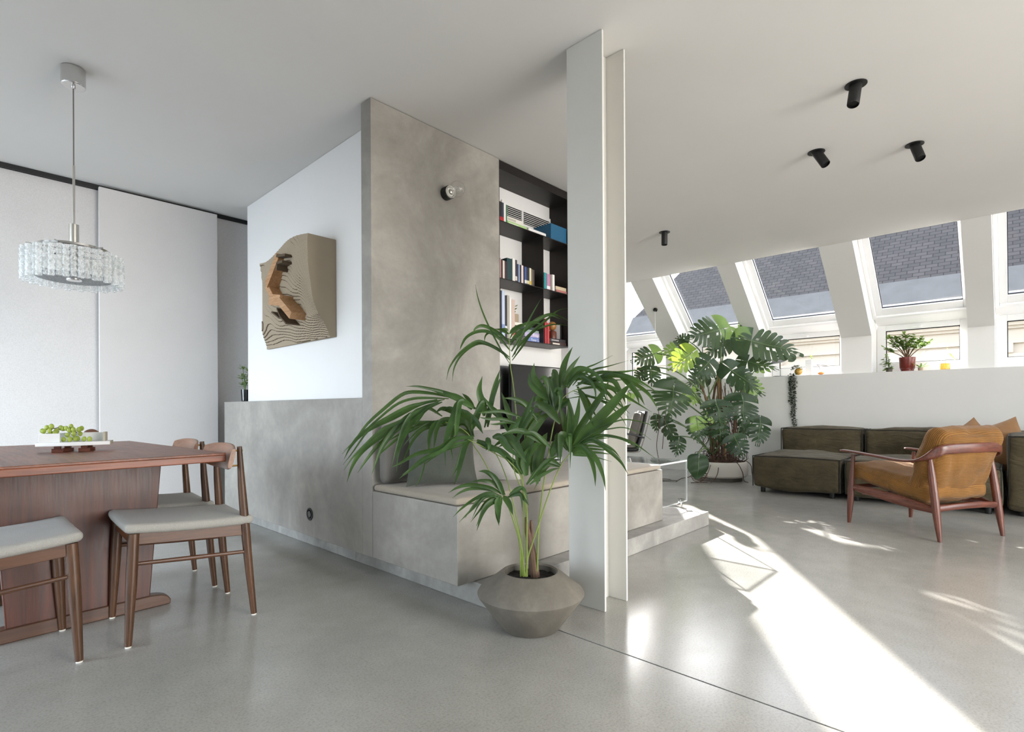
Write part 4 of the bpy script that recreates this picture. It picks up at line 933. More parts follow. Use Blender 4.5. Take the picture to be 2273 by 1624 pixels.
# other shelf things
bx_ = thing('storage_box', 'open blue storage box on the top shelf', 'box', (3.195, 2.585, 2.2102))
G().box(0, .196, 0, .006, 0, .130).box(0, .196, .174, .180, 0, .130).box(0, .006, .006, .174, 0, .130).box(.006, .196, .006, .174, 0, .006).box(.006, .196, .006, .174, .124, .130).ob('box_body', MAT['blue'], bx_, True, .001)
G().box(.03, .17, .03, .16, .0065, .05).ob('papers', bookmat('7f6fa0'), bx_, False)
rl = thing('paper_roll', 'white flat carton lying at the front of the top shelf', 'carton', (2.94, 2.585, 2.2102))
G().box(0, .20, 0, .06, 0, .034).ob('carton', MAT['white'], rl, True, .006)
G().box(.2005, .202, .008, .052, .004, .03).ob('end_flap', MAT['white'], rl, True, .002)
fr = thing('picture_frame', 'small dark framed picture leaning behind the white book', 'picture', (3.285, 2.655, 1.875), math.radians(8)); fr.rotation_euler = (math.radians(-12), 0, math.radians(8))
fr.location = (3.20, 2.705, 1.818)
G().box(0, .19, 0, .014, 0, .012).box(0, .19, 0, .014, .148, .160).box(0, .012, 0, .014, .012, .148).box(.178, .19, 0, .014, .012, .148).ob('frame', MAT['teak_x'], fr, True, .001)
G().box(.012, .178, .006, .010, .012, .148).ob('picture', plain('dim_photograph', lin('7a6a4c'), .4, var=.7, vscale=22), fr, False)
wf = thing('wooden_figure', 'turned wooden figure with a round head on the black book', 'figurine', (3.302, 2.665, 1.4594))
G().lathe([(.030, 0), (.036, .006), (.036, .055), (.030, .066), (.014, .072), (.010, .078)], 24).ob('body', MAT['palis_z'], wf)
G().ball((0, 0, .108), .036, 20, 14).ob('head', wood('beech', lin('8a5a2c'), lin('b9834a'), 'z', 1, .35), wf)
sp = thing('shelf_plant', 'little plant in a beige ceramic pot on the book stack', 'plant', (2.868, 2.69, 1.541))
G().lathe([(.044, 0), (.048, .004), (.048, .066), (.044, .067), (.043, .056), (0, .056)], 28, close=False).ob('pot', MAT['beige'], sp)
lg = G(); rr = random.Random(2)
for k in range(9):
    a = k*2.2; p = (.02*math.cos(a), .02*math.sin(a), .058+.008*k)
    leaflet(lg, p, (math.cos(a), math.sin(a), .5), .03, .018)
lg.tube([(0, 0, .05), (.004, 0, .13)], .0015, 5)
lg.ob('leaves', MAT['succ'], sp)
fp = thing('photo_frame', 'dark photo frame standing at the far end of the lowest shelf', 'picture', (3.372, 2.70, 1.4600), math.radians(-70))
G().box(-.06, .06, 0, .012, 0, .14).ob('frame', MAT['black'], fp, True, .001)
G().box(-.05, .05, -.001, .0005, .012, .128).ob('picture', bookmat('b8b6b8'), fp, False)

# television below the shelf
TV = thing('television', 'flat black television standing on the bench under the shelf', 'television', (3.15, 2.67, .506))
G().box(-.325, .325, -.012, .020, .14, .735).ob('housing', MAT['black'], TV, True, .004)
G().box(-.317, .317, -.0135, -.0122, .150, .727).ob('screen', MAT['screen'], TV, False)
G().box(-.325, .325, -.014, -.0125, .1395, .1480).ob('chrome_strip', MAT['chrome'], TV, False)
G().box(-.16, .16, -.07, .08, 0, .010).box(-.03, .03, .0, .018, .010, .15).ob('stand', MAT['black'], TV, True, .003)
ST = tag(G().box(2.61, 3.55, 2.764, 2.774, .508, 1.235).ob('steel_panel', plain('satin_steel', (.30, .30, .31), .28, .9, var=.1), smooth=False), 'satin steel sheet on the niche wall behind the television', 'panel')

# ================================================================ acrylic table on castors
AT = thing('acrylic_table', 'clear acrylic side table on castors at the end of the bench', 'table', (3.935, 2.22, .105))
th = .012
def sheet(x0, x1, y0, y1, z0, z1, nm): return G().box(x0, x1, y0, y1, z0, z1).ob(nm, MAT['acryl'], AT, False)
sheet(-.225, .225, -.27, .27, .372, .384, 'top_sheet'); sheet(-.225, .225, -.27, -.258, .05, .3715, 'front_sheet'); sheet(-.225, .225, .258, .27, .05, .3715, 'rear_sheet')
e = .0012
for nm, b in (('polished_edge', (-.2262, -.225, -.27, .27, .372, .384)), ('polished_edge', (.225, .2262, -.27, .27, .372, .384)),
          ('polished_edge', (-.2262, -.225, -.2705, -.258, .05, .372)), ('polished_edge', (.225, .2262, -.2705, -.258, .05, .372)),
          ('polished_edge', (-.225, .225, -.27, -.258, .0488, .05)), ('polished_edge', (-.225, .225, -.2712, -.27, .372, .384)),
          ('polished_edge', (.225, .2262, .258, .2705, .05, .372)), ('polished_edge', (-.2262, -.225, .258, .2705, .05, .372))):
    G().box(*b).ob(nm, MAT['acryl_edge'], AT, False)
for x in (-.19, .19):
    for y in (-.225, .225):
        c = G().ball((x, y, .0225), .0225, 14, 10).ob('castor', MAT['chrome'], AT)
        G().lathe([(.006, .04), (.006, .06), (.02, .062), (.02, .066)], 12, (x, y, 0)).box(x-.02, x+.02, y-.035 if y < 0 else y+.005, y-.005 if y < 0 else y+.035, .062, .066).ob('castor_plate', MAT['chrome'], AT)

# ================================================================ office chair behind the column
OC = thing('office_chair', 'black shell office chair with grey leather pads, half behind the column', 'chair', (5.46, 3.42, 0), math.radians(133)); OC.scale = (.92, .92, .96)
# local +x is the way the chair faces
def shell(off, w0, mat_, nm, par, s0, s1, thick):
    pr = [(-.26, .46), (-.20, .42), (-.02, .405), (.22, .43)]
    bk_ = [(.24, .45), (-.18, .42), (-.245, .50), (-.30, .68), (-.36, .90)]
    c = catmull([Vector((x, 0, z)) for x, z in bk_], 30)
    g = G()
    def fn(a, b):
        i = s0+(s1-s0)*a; k = min(int(i*29), 28); f_ = i*29-k; p = c[k].lerp(c[k+1], f_); t_ = (c[k+1]-c[k]).normalized()
        n_ = Vector((t_.z, 0, -t_.x)); u = 2*b-1; ed = 1-.25*abs(2*a-1)**4
        q = p-n_*(off-.045*u*u); return (q.x, u*w0*ed, q.z)
    g.grid(fn, 24, 13); return g.ob(nm, mat_, par, True, ang=3, solid=thick)
shell(.0, .27, MAT['black'], 'shell', OC, 0, 1, .03)
shell(-.035, .235, MAT['grey_leather'], 'back_pad', OC, .52, .97, .035)
shell(-.035, .235, MAT['grey_leather'], 'seat_pad', OC, .03, .46, .035)
for s in (-1, 1):
    G().tube([(.16, s*.25, .47), (.18, s*.285, .60), (.12, s*.29, .645), (-.10, s*.29, .645), (-.27, s*.27, .60)], .012, 8).ob('armrest', MAT['black'], OC)
    G().tube(catmull([Vector(p) for p in ((.22, s*.262, .455), (-.17, s*.272, .425), (-.25, s*.272, .52), (-.35, s*.25, .86))], 16), .007, 6).ob('chrome_trim', MAT['chrome'], OC)
G().tube([(0, 0, .41), (0, 0, .06)], [.025, .022], 14).ob('pole', MAT['black'], OC)
for k in range(4):
    a = k*PI/2+.6
    G().tube([(0, 0, .10), (.16*math.cos(a), .16*math.sin(a), .085), (.30*math.cos(a), .30*math.sin(a), .05)], [.02, .016, .012], 8).ob('base_leg', MAT['chrome'], OC)
    G().lathe([(.018, 0), (.02, .03), (.01, .045)], 12, (.30*math.cos(a), .30*math.sin(a), 0)).ob('glide', MAT['black'], OC)

# ================================================================ monstera
MO = thing('monstera', 'huge monstera with hanging aerial roots in a white pot', 'plant', (6.74, 2.71, 0))
G().lathe([(.22, .045), (.295, .05), (.318, .07), (.322, .14), (.318, .215), (.306, .238), (.292, .24), (.285, .225), (.285, .18)], 56, close=False).lathe([(0, .046), (.22, .046)], 40, close=False).ob('pot', MAT['whitepot'], MO)
G().lathe([(.25, 0), (.255, .004), (.255, .044), (.25, .045)], 48).ob('saucer_foot', MAT['pot'], MO)
G().grid(lambda a, b: (.284*a*math.cos(2*PI*b), .284*a*math.sin(2*PI*b), .20+.012*noise.noise(Vector((a*9*math.cos(2*PI*b), a*9*math.sin(2*PI*b), 2)))), 8, 40).ob('soil', MAT['soil'], MO)
rr = random.Random(8)
TRUNKS = [[(.02, -.02, .2), (.05, -.03, .6), (.02, 0, 1.0), (.06, .02, 1.5)], [(-.10, .06, .2), (-.13, .05, .6), (-.20, .08, .95), (-.30, .12, 1.2)],
          [(.09, -.09, .2), (.12, -.12, .55), (.16, -.14, .9), (.26, -.2, 1.25)], [(-.02, .1, .2), (0, .12, .7), (.05, .10, 1.1), (.12, .06, 1.45)]]
for c in TRUNKS:
    G().tube(catmull([Vector(p) for p in c], 18), [.022-.009*i/17+.003*math.sin(i*2.1) for i in range(18)], 9).ob('trunk', MAT['trunk'], MO)
G().tube([(.06, .05, .2), (.06, .05, 1.35)], .017, 10).ob('bamboo_stake', wood('bamboo', lin('8f7145'), lin('b7975f'), 'z'), MO)
G().tube([(-.02, -.07, .2), (-.01, -.05, 1.05)], .013, 10).ob('bamboo_stake', bpy.data.materials['bamboo'], MO)
def outline(t):
    """half width of a heart-shaped blade, t from -.28 (lobe) to 1 (tip)"""
    t = max(-.28, min(1, t))
    if t < 0: return .46*(1-(t/-.28)**2)**.5 if t > -.28 else 0
    return .46*(1-t**1.9)**.75+.06*math.sin(t*PI)
def monstera_leaf(B, Q, w, N, nf, mat_, seed):
    B, Q, N = Vector(B)/1000, Vector(Q)/1000, Vector(N)
    d = Q-B; Ln = d.length; d.normalize(); s = N.cross(d).normalized(); N = d.cross(s).normalized()
    W = w/1000/.98; rnd = random.Random(seed); dr = .12+.1*rnd.random(); g = G()
    def pt(t, x):       # t along the midrib, x signed fraction of W
        z = -dr*Ln*max(0, t)**2*.9 - .55*abs(x)**1.6*W*.55 + .03*W*math.sin(t*9+x*5+seed)
        return tuple(B + d*(t*Ln) + s*(x*W) + N*(z+.10*Ln*max(0, t)))
    for sd in (1, -1):
        # heart lobe behind the stalk
        K = 7
        if nf == 0:
            rows = 16
            for i in range(rows+1):
                t = -.28+1.28*i/rows; o_ = outline(t)
                inn = 0 if t > 0 else .02
                for j in range(5): g.v.append(pt(t, sd*(inn+(o_-inn)*j/4)))
            n0 = len(g.v)-(rows+1)*5
            for i in range(rows):
                for j in range(4):
                    a = n0+i*5+j; g.f.append((a, a+1, a+6, a+5))
            continue
        n0 = len(g.v)
        for i in range(K+1):
            t = -.28+.36*i/K; o_ = outline(min(t, .3)); inn = .015 if t < 0 else 0
            for j in range(5): g.v.append(pt(t, sd*(inn+(o_-inn)*j/4)))
        for i in range(K):
            for j in range(4):
                a = n0+i*5+j; g.f.append((a, a+1, a+6, a+5))
        # fingers
        for k in range(nf):
            ta = .08+.90*k/nf; tb = .08+.90*(k+1)/nf; gap = .10*(tb-ta)*rnd.uniform(.5, 1.5)
            sw = .10+.10*k/nf; rows = 7; n0 = len(g.v); split = rnd.uniform(.22, .5)
            hole = rnd.random() < .55
            for i in range(rows+1):
                f_ = i/rows
                tm = (ta+tb)/2+sw*f_*1.1; reach = outline(min(1, tm))*rnd.uniform(.98, 1.0)
                half = (tb-ta)/2
                g_ = 0 if f_ < split else gap*(f_-split)/(1-split)*1.1
                tip = 1 if f_ < .86 else (1-((f_-.86)/.14)**2*.62)
                hw = max(.002, (half-g_)*tip*(1+.25*f_*(1-k/nf)))
                for j in range(3):
                    g.v.append(pt(min(1.02, tm+(j-1)*hw), sd*reach*f_))
            for i in range(rows):
                if hole and i == 1: 
                    a = n0+i*3; g.f.append((a, a+1, a+4, a+3)); continue
                for j in range(2):
                    a = n0+i*3+j; g.f.append((a, a+1, a+4, a+3))
    o = g.ob('leaf', mat_, MO, True, ang=3)
    mr = G().tube([pt(t/8, 0) for t in range(9)], [.005-.0045*t/8 for t in range(9)], 5)
    mr.ob('midrib', MAT['petiole'], o)
    return o, B, d, N
for k, (B, Q, w, N, nf, kind) in enumerate(MONSTERA):
    o, b, d, N_ = monstera_leaf(B, Q, w, N, nf, MAT['monst_light' if kind else 'monst'], k)
    tr = min(TRUNKS, key=lambda c: min((Vector(p)-b*.55).length for p in c)); c = catmull([Vector(p) for p in tr], 12)
    zt = max(.35, min(1.25, b.z-.45*random.Random(k).uniform(.6, 1.3)))
    root = min(c, key=lambda p: abs(p.z-zt))
    mid = root.lerp(b, .5)+Vector((0, 0, .16*(b-root).length)); pre = b-d*.06-N_*.04
    G().tube(catmull([root, mid, pre, b], 16), [.010-.005*i/15 for i in range(16)], 7).ob('petiole', MAT['petiole'], o)
g = G(); rr = random.Random(21)
for k in range(52):
    a = rr.uniform(0, 2*PI); r0_ = rr.uniform(.03, .16); z0 = rr.uniform(.5, 1.25); r1_ = rr.uniform(.1, .34)
    p = [(r0_*math.cos(a), r0_*math.sin(a), z0), (r0_*1.5*math.cos(a+.3), r0_*1.5*math.sin(a+.3), z0*.7), (r1_*math.cos(a+.2)*.95, r1_*math.sin(a+.2)*.95, .33), (min(.27, r1_)*math.cos(a+.5), min(.27, r1_)*math.sin(a+.5), .22)]
    g.tube(catmull(p, 10), rr.uniform(.0025, .0055), 5)
for k in range(70):
    a = rr.uniform(0, 2*PI); r_ = rr.uniform(.08, .27); z = rr.uniform(.235, .42)
    pts = [(r_*math.cos(a+i*.5)*(1+.1*rr.random()), r_*math.sin(a+i*.5)*(1+.1*rr.random()), max(.235, z+.05*math.sin(i*1.3+k)-(.13*r_/.27))) for i in range(5)]
    g.tube(catmull(pts, 10), rr.uniform(.003, .006), 5)
o = g.ob('aerial_roots', MAT['root'], MO); o['kind'] = 'stuff'
g = G()
for (a0, pts) in ((0, [(-.16, -.24, .26), (-.20, -.30, .22), (-.16, -.33, .12), (-.15, -.34, .03), (-.12, -.38, .01)]), (1, [(.06, -.28, .26), (.08, -.34, .2), (.03, -.37, .12), (.0, -.39, .06)]),
                  (2, [(-.26, .05, .3), (-.40, .12, .2), (-.52, .16, .08), (-.56, .25, .05), (-.62, .3, .012)]), (3, [(-.25, .0, .28), (-.42, .0, .1), (-.50, .05, .02), (-.60, .12, .012)]),
                  (4, [(-.24, -.08, .28), (-.36, -.1, .1), (-.45, -.06, .012)]), (5, [(-.68, .5, .92), (-.66, .5, .7), (-.69, .52, .45), (-.67, .5, .25)]), (6, [(-.56, .45, .95), (-.60, .46, .7), (-.62, .48, .40)])):
    g.tube(catmull(pts, 14), .0045, 6)
for k in range(6):
    a = rr.uniform(2.4, 3.8); g.tube(catmull([(-.42+.05*rr.random(), .1*rr.random(), .02+.03*k), (-.52, .12+.05*rr.random(), .05+.025*k), (-.60, .05, .03+.02*k), (-.5, -.04, .02+.02*k)], 12), .004, 5)
o = g.ob('hanging_roots', MAT['root'], MO); o['kind'] = 'stuff'
CB = tag(G().tube(catmull([(6.0, 3.55, .006), (6.05, 3.35, .006), (6.10, 3.18, .006), (6.22, 3.12, .006), (6.30, 3.22, .006), (6.20, 3.34, .006), (6.12, 3.22, .008), (6.25, 3.05, .006)], 60), .005, 6).ob('power_cable', MAT['darkcloth']), 'grey power cable curled on the floor beside the monstera pot', 'cable')

# ================================================================ modular sofa
def piping(pts, o, closed=False):
    g = G().tube([Vector(p) for p in pts], .0055, 6); return g.ob('piping', MAT['piping'], o)
def sofa_module(label, x0, x1, y0, y1, zt, backx=None, zb=.665, seed=0, gap=.05):
    t = thing('sofa_module', label, 'sofa', ((x0+x1)/2, (y0+y1)/2, 0), 0, 'olive velvet sofa modules')
    hx, hy = (x1-x0)/2, (y1-y0)/2; bx = (backx-x0-hx) if backx else hx
    sx0, sx1 = -hx, bx
    c = ((sx0+sx1)/2, 0, (zt+gap)/2)
    hh = ((sx1-sx0)/2, hy-.006, (zt-gap)/2)
    s = soft_box(*hh, .040, (.030, .006, .040), 24, .016, 3.4, seed, c).ob('seat', MAT['olive'], t, ang=3)
    e = .010
    f = [(sx0+.010-.010*math.sin(PI*i/20), -hy+.018+(2*hy-.036)*i/20, zt-.008+e*math.sin(PI*i/20)*.8) for i in range(21)]
    piping(f, s); piping([(sx0+.014, -hy+.018, gap+.014), (sx0+.011, -hy+.017, (zt+gap)/2), (sx0+.010, -hy+.018, zt-.008)], s)
    piping([(sx0+.014, hy-.018, gap+.014), (sx0+.011, hy-.017, (zt+gap)/2), (sx0+.010, hy-.018, zt-.008)], s)
    for sy in (-1, 1): piping([(sx0+.008+(sx1-sx0-.02)*i/8, sy*(hy-.016), zt-.007) for i in range(9)], s)
    if backx:
        cb = ((bx+hx)/2, 0, (zb+.08)/2); hb = ((hx-bx)/2-.002, hy-.008, (zb-.08)/2)
        b = soft_box(*hb, .040, (.034, .004, .034), 22, .016, 3.8, seed+5, cb).ob('backrest', MAT['olive'], t, ang=3)
        piping([(bx+.004, -hy+.012+(2*hy-.024)*i/20, zb-.004) for i in range(21)], b)
        for sy in (-1, 1):
            piping([(bx+.004, sy*(hy-.010), zb-.004-(zb-zt)*i/6*.98) for i in range(7)], b)
            piping([(bx+.006+(hx-bx-.02)*i/6, sy*(hy-.012), zb-.002) for i in range(7)], b)
    for fx in (sx0+.08, hx-.08):
        for fy in (-hy+.10, hy-.10):
            G().lathe([(.022, 0), (.024, .004), (.024, gap+.012)], 14, (fx, fy, 0)).ob('foot', MAT['black'], t)
    return t
sofa_module('olive velvet chaise module of the sofa, next to the monstera', 6.0, 7.352, 1.228, 2.085, .395, 7.01, .660, 1)
sofa_module('middle olive velvet sofa module, half hidden by the mustard armchair', 6.01, 7.352, .062, 1.218, .395, 7.03, .660, 2)
sofa_module('tall olive velvet arm module cut off by the picture edge', 6.05, 7.352, -.95, .048, .668, None, .66, 9)
pa = tag(pillow(.235, .235, .085, .012, 7).ob('sofa_cushion', MAT['brown'], ang=3), 'brown sofa cushion standing on its corner, mostly hidden', 'cushion')
pa.location = (6.80, .315, .50); pa.rotation_euler = (Matrix.Rotation(math.radians(-68), 3, 'Y') @ Matrix.Rotation(math.radians(40), 3, 'Z')).to_euler()
pb = tag(pillow(.25, .25, .09, .012, 8).ob('sofa_cushion', MAT['brown'], ang=3), 'brown sofa cushion with one peaked corner beside the arm module', 'cushion')
pb.location = (6.70, .125, .52); pb.rotation_euler = (Matrix.Rotation(math.radians(-66), 3, 'Y') @ Matrix.Rotation(math.radians(22), 3, 'Z')).to_euler()

# ================================================================ mustard armchair
AC = thing('armchair', 'low wooden armchair with mustard corduroy cushions in front of the sofa', 'armchair', (5.027, .503, 0), math.radians(-30.5))
# local: +y the way the chair faces
def lathe_leg(p0, p1, rs):
    n = len(rs); return G().tube([Vector(p0).lerp(Vector(p1), i/(n-1)) for i in range(n)], rs, 14)
for s in (-1, 1):
    lathe_leg((s*.325, .335, 0), (s*.318, .300, .545), [.0125, .018, .0225, .0235, .0215, .018, .0145, .013]).ob('leg', MAT['palis_z'], AC)
    lathe_leg((s*.302, -.335, 0), (s*.292, -.262, .60), [.0125, .018, .0235, .025, .0245, .022, .018, .015]).ob('leg', MAT['palis_z'], AC)
    # side rail, deep and oval, falling to the back
    c = [Vector((s*.318, .318, .285)), Vector((s*.314, .10, .262)), Vector((s*.308, -.12, .232)), Vector((s*.300, -.31, .205))]
    g = G(); cc = catmull(c, 14)
    for i, p in enumerate(cc):
        h_ = .021+.016*math.sin(PI*(i/13)**1.1); w_ = .0125
        for k in range(12):
            a = 2*PI*k/12; g.v.append((p.x+w_*math.cos(a), p.y, p.z+h_*math.sin(a)))
    for i in range(13):
        for k in range(12):
            a = i*12+k; b = i*12+(k+1) % 12; g.f.append((a, b, b+12, a+12))
    g.f += [tuple(range(12))[::-1], tuple(13*12+k for k in range(12))]
    g.ob('side_rail', MAT['palis_y'], AC)
# arm and back rail: one sweeping bow
bow = [(-.345, .395, .565), (-.338, .33, .566), (-.332, .12, .548), (-.328, -.08, .530), (-.322, -.20, .540), (-.312, -.285, .580), (-.285, -.335, .618), (-.20, -.362, .630), (0, -.378, .633)]
bow = bow + [(-x, y, z) for x, y, z in bow[-2::-1]]
cc = catmull([Vector(p) for p in bow], 72); g = G()
for i, p in enumerate(cc):
    t_ = (cc[min(i+1, 71)]-cc[max(i-1, 0)]).normalized(); side = t_.cross(Vector((0, 0, 1))).normalized()
    k = abs(2*i/71-1)                       # 1 at the arm tips, 0 in the middle of the back
    up_ = min(1, max(0, (k-.30)/.22))        # 0 back rail upright, 1 arm lying flat
    up_ = up_*up_*(3-2*up_)
    w_ = .010+.020*up_*(1-max(0, (k-.55)/.45)*.35); h_ = .034*(1-up_)+.0095*up_
    if k > .955: w_ *= max(.25, 1-((k-.955)/.045)**2*.8); h_ *= .8
    nv = side.cross(t_)
    for q in range(14):
        a = 2*PI*q/14; ca_, sa_ = math.cos(a), math.sin(a)
        ca_ = math.copysign(abs(ca_)**.75, ca_); sa_ = math.copysign(abs(sa_)**.75, sa_)
        g.v.append(tuple(p+side*ca_*w_+nv*sa_*h_))
for i in range(71):
    for q in range(14):
        a = i*14+q; b = i*14+(q+1) % 14; g.f.append((a, b, b+14, a+14))
g.f += [tuple(range(14))[::-1], tuple(71*14+k for k in range(14))]
g.ob('arm_and_back_rail', MAT['palis_x'], AC, ang=.9)
G().tube(catmull([Vector(p) for p in ((-.30, -.305, .215), (-.15, -.325, .228), (0, -.33, .232), (.15, -.325, .228), (.30, -.305, .215))], 20), .021, 12, flat=.6).ob('rear_rail', MAT['palis_x'], AC)
G().tube([(-.315, .305, .285), (.315, .305, .285)], .019, 12, flat=.7).ob('front_rail', MAT['palis_x'], AC)
for k in range(5):
    y = .22-.11*k; G().box(-.305, .305, y-.018, y+.018, .245+.05*(y+.2)-.03, .257+.05*(y+.2)-.03).ob('seat_slat', MAT['palis_x'], AC, False)
def ribs(g, hy, hz):
    out = []
    for x, y, z in g.v:
        a, b = y/hy, z/hz
        if abs(a) > abs(b): out.append(z if a < 0 else 2*hz+2*hy-z)
        else: out.append(hz+y+hy if b > 0 else -hz-(y+hy))
    return out
def put_ribs(o, r):
    at = o.data.attributes.new('rib', 'FLOAT', 'POINT'); at.data.foreach_set('value', r)
sc_ = soft_box(.292, .325, .070, .058, (.008, .03, .022), 26, .016, 6, 3)
rb1 = ribs(sc_, .325, .07)
ct, st_ = math.cos(math.radians(9)), math.sin(math.radians(9))
sc_.v = [(x, .065+y*ct-z*st_, .362+y*st_+z*ct) for x, y, z in sc_.v]
sc_.v = [(x, y, z+.009*noise.noise(Vector((x*3, (y+z)*11, 4)))) for x, y, z in sc_.v]
sc_.v = [(x+math.copysign(.010, x)*noise.noise(Vector(((y*1.2-z)*13, (y+z)*2.5, 7)))*(abs(x) > .2), y, z) for x, y, z in sc_.v]
put_ribs(sc_.ob('seat_cushion', MAT['cord_y'], AC, ang=3), rb1)
bc_ = soft_box(.302, .078, .278, .068, (.014, .036, .014), 28, .018, 6.0, 6)
rb2 = ribs(bc_, .078, .278)
ct, st_ = math.cos(math.radians(19)), math.sin(math.radians(19))
bc_.v = [(x*(1-.10*(z < 0)*abs(z)/.28), -.215+y*ct-(z)*st_*1.0-.02*math.sin(max(-1, min(1, z/.28))*PI)*0, .500+z*ct+y*st_) for x, y, z in bc_.v]
bc_.v = [(x, y-.014*noise.noise(Vector((x*12+z*2.5, z*2.2, 3)))*(1 if z < .62 else .5)+.005*noise.noise(Vector((x*20, z*6, 9))), z) for x, y, z in bc_.v]
put_ribs(bc_.ob('back_cushion', MAT['cord_z'], AC, ang=3), rb2)

# ================================================================ things on the window sill
ZS = 1.312
B_ = thing('bird_figure', 'carved grey shorebird on a thin rod and flat black foot, on the sill', 'figurine', (7.50, 2.225, ZS), math.radians(-43))
# local x runs along the bird, beak towards -x... tail
G().box(-.085, .085, -.03, .03, 0, .008).ob('foot', MAT['black'], B_, True, .002)
G().tube([(0, 0, .008), (0, 0, .19)], .003, 6).ob('rod', MAT['black'], B_)
cc = catmull([Vector(p) for p in ((-.13, 0, .178), (-.08, 0, .196), (0, 0, .222), (.06, 0, .238), (.085, 0, .262), (.108, 0, .278))], 18)
G().tube(cc, [.002, .010, .018, .026, .032, .036, .039, .040, .040, .038, .034, .029, .024, .021, .020, .020, .015, .003], 14).ob('body', plain('bird_grey', lin('7d7f82'), .6, var=.25, vscale=20), B_)
G().tube([(.105, 0, .277), (.165, 0, .262)], [.005, .001], 7).ob('beak', MAT['black'], B_)
HP = thing('string_plant', 'string plant trailing from a small glass far down the white knee wall', 'plant', (7.47, 2.0, ZS))
G().lathe([(.030, 0), (.052, .02), (.060, .06), (.05, .10), (.042, .115)], 24, close=False).ob('glass', MAT['acryl'], HP)
G().ball((0, 0, .055), (.046, .046, .045), 16, 10).ob('moss', MAT['moss'], HP)
rr = random.Random(5); lg = G()
def tiny(g, p, r_=.009):
    a = rr.uniform(0, 2*PI); leaflet(g, p, (math.cos(a), math.sin(a), rr.uniform(-.8, .2)), r_*3.0, r_*2.6)
for k in range(70):
    th_ = rr.uniform(0, 2*PI); ph = rr.uniform(.1, 1.5); q = .065
    tiny(lg, (q*math.cos(th_)*math.sin(ph)-.01, q*math.sin(th_)*math.sin(ph)+.02, .075+q*math.cos(ph)*.9))
lg.ob('leaf_cap', MAT['ivy'], HP)
for s_ in range(5):
    y0 = .012+.017*s_+rr.uniform(-.004, .004); ln = [-.60, -.62, -.57, -.50, -.30][s_]; lg = G(); x_ = -.082
    pts = [(-.03, y0*.7, .10), (-.072, y0, .03), (x_, y0+.003, -.03)] + [(x_+rr.uniform(-.003, .003), y0+rr.uniform(-.012, .012), -.03+ln*(i+1)/8) for i in range(8)]
    c = catmull([Vector(p) for p in pts], 60); lg.tube(c, .0011, 4)
    for i in range(6, 60):
        for rep in range(2): tiny(lg, c[i]+Vector((rr.uniform(-.006, .001), rr.uniform(-.012, .012), rr.uniform(-.005, .005))), .008)
    lg.ob('trailing_string', MAT['ivy'], HP)
CA = thing('white_box', 'plain white box standing on the sill beside the string plant', 'box', (7.52, 1.90, ZS))
G().box(-.03, .03, -.045, .03, 0, .20).ob('box_body', MAT['frame'], CA, True, .003)
G().box(-.0305, .0305, -.0455, .0305, .150, .152).ob('lid_joint', MAT['knee'], CA, False)
YP = thing('sprout_vase', 'tiny vase with a yellow-green sprout on the sill', 'plant', (7.66, 1.90, ZS))
G().lathe([(.014, 0), (.016, .05), (.008, .09), (.009, .10)], 16).ob('vase', MAT['acryl'], YP)
lg = G().tube([(0, 0, .05), (0, 0, .24)], .0015, 5)
for k in range(7): leaflet(lg, (0, 0, .22+.008*k), (math.cos(k*2.3), math.sin(k*2.3), .6), .035, .018)
lg.ob('leaves', MAT['monst_light'], YP)
GB = thing('glass_bowl', 'small glass bowl on the sill with something orange in it', 'bowl', (7.50, 1.755, ZS))
G().lathe([(.018, 0), (.040, .006), (.052, .035), (.046, .065), (.050, .072)], 24, close=False).ob('bowl', MAT['acryl'], GB)
G().ball((0, 0, .022), (.038, .038, .018), 16, 8).ob('orange_filling', plain('amber', lin('c87a2a'), .5, var=.3, vscale=40), GB)
G().tube([(-.03, 0, .06), (-.05, .01, .11), (-.02, .04, .13), (.02, -.02, .12), (.04, -.06, .115)], .0025, 6).ob('dry_twig', MAT['root'], GB)
JP = thing('jade_plant', 'jade plant in a red glazed pot on the window sill', 'plant', (7.50, .880, ZS))
G().lathe([(.060, 0), (.062, .022), (.070, .03), (.068, .034), (.072, .042), (.078, .16), (.073, .16), (.070, .13), (0, .13)], 32, close=False).ob('pot', MAT['redglaze'], JP)
rr = random.Random(9)
br = [(-.02, .18, .42, 1), (0, .10, .40, 1), (-.01, .02, .43, 1), (.02, -.06, .40, 1), (0, -.13, .36, 1), (.02, -.20, .32, 1), (-.03, .15, .33, 0), (.03, -.02, .35, 0), (-.02, -.10, .30, 0), (0, .06, .33, 0), (-.02, .21, .27, 0), (-.04, .0, .30, 0)]
for (x, y, z, m_) in br:
    o = G().tube(catmull([Vector((0, 0, .13)), Vector((x*.3, y*.35, .13+(z-.13)*.45)), Vector((x, y, z))], 8), [.007-.0006*i for i in range(8)], 6).ob('branch', MAT['trunk'], JP)
    lg = G()
    for k in range(38):
        t_ = rr.random(); p = Vector((x*.3, y*.35, .13+(z-.13)*.45)).lerp(Vector((x, y, z)), .35+.65*t_)+Vector((rr.uniform(-.02, .02), rr.uniform(-.02, .02), rr.uniform(-.01, .02)))
        a = rr.uniform(0, 2*PI); leaflet(lg, p, (math.cos(a), math.sin(a), rr.uniform(-.1, .8)), .050, .028)
    lg.ob('leaf_cluster', MAT['succ'], o)
TP = thing('trailing_succulent', 'small succulent trailing over the sill edge beside the red pot', 'plant', (7.46, 1.045, ZS))
G().lathe([(.03, 0), (.036, .05), (.033, .05), (.03, .04), (0, .04)], 20, close=False).ob('pot', MAT['pot'], TP)
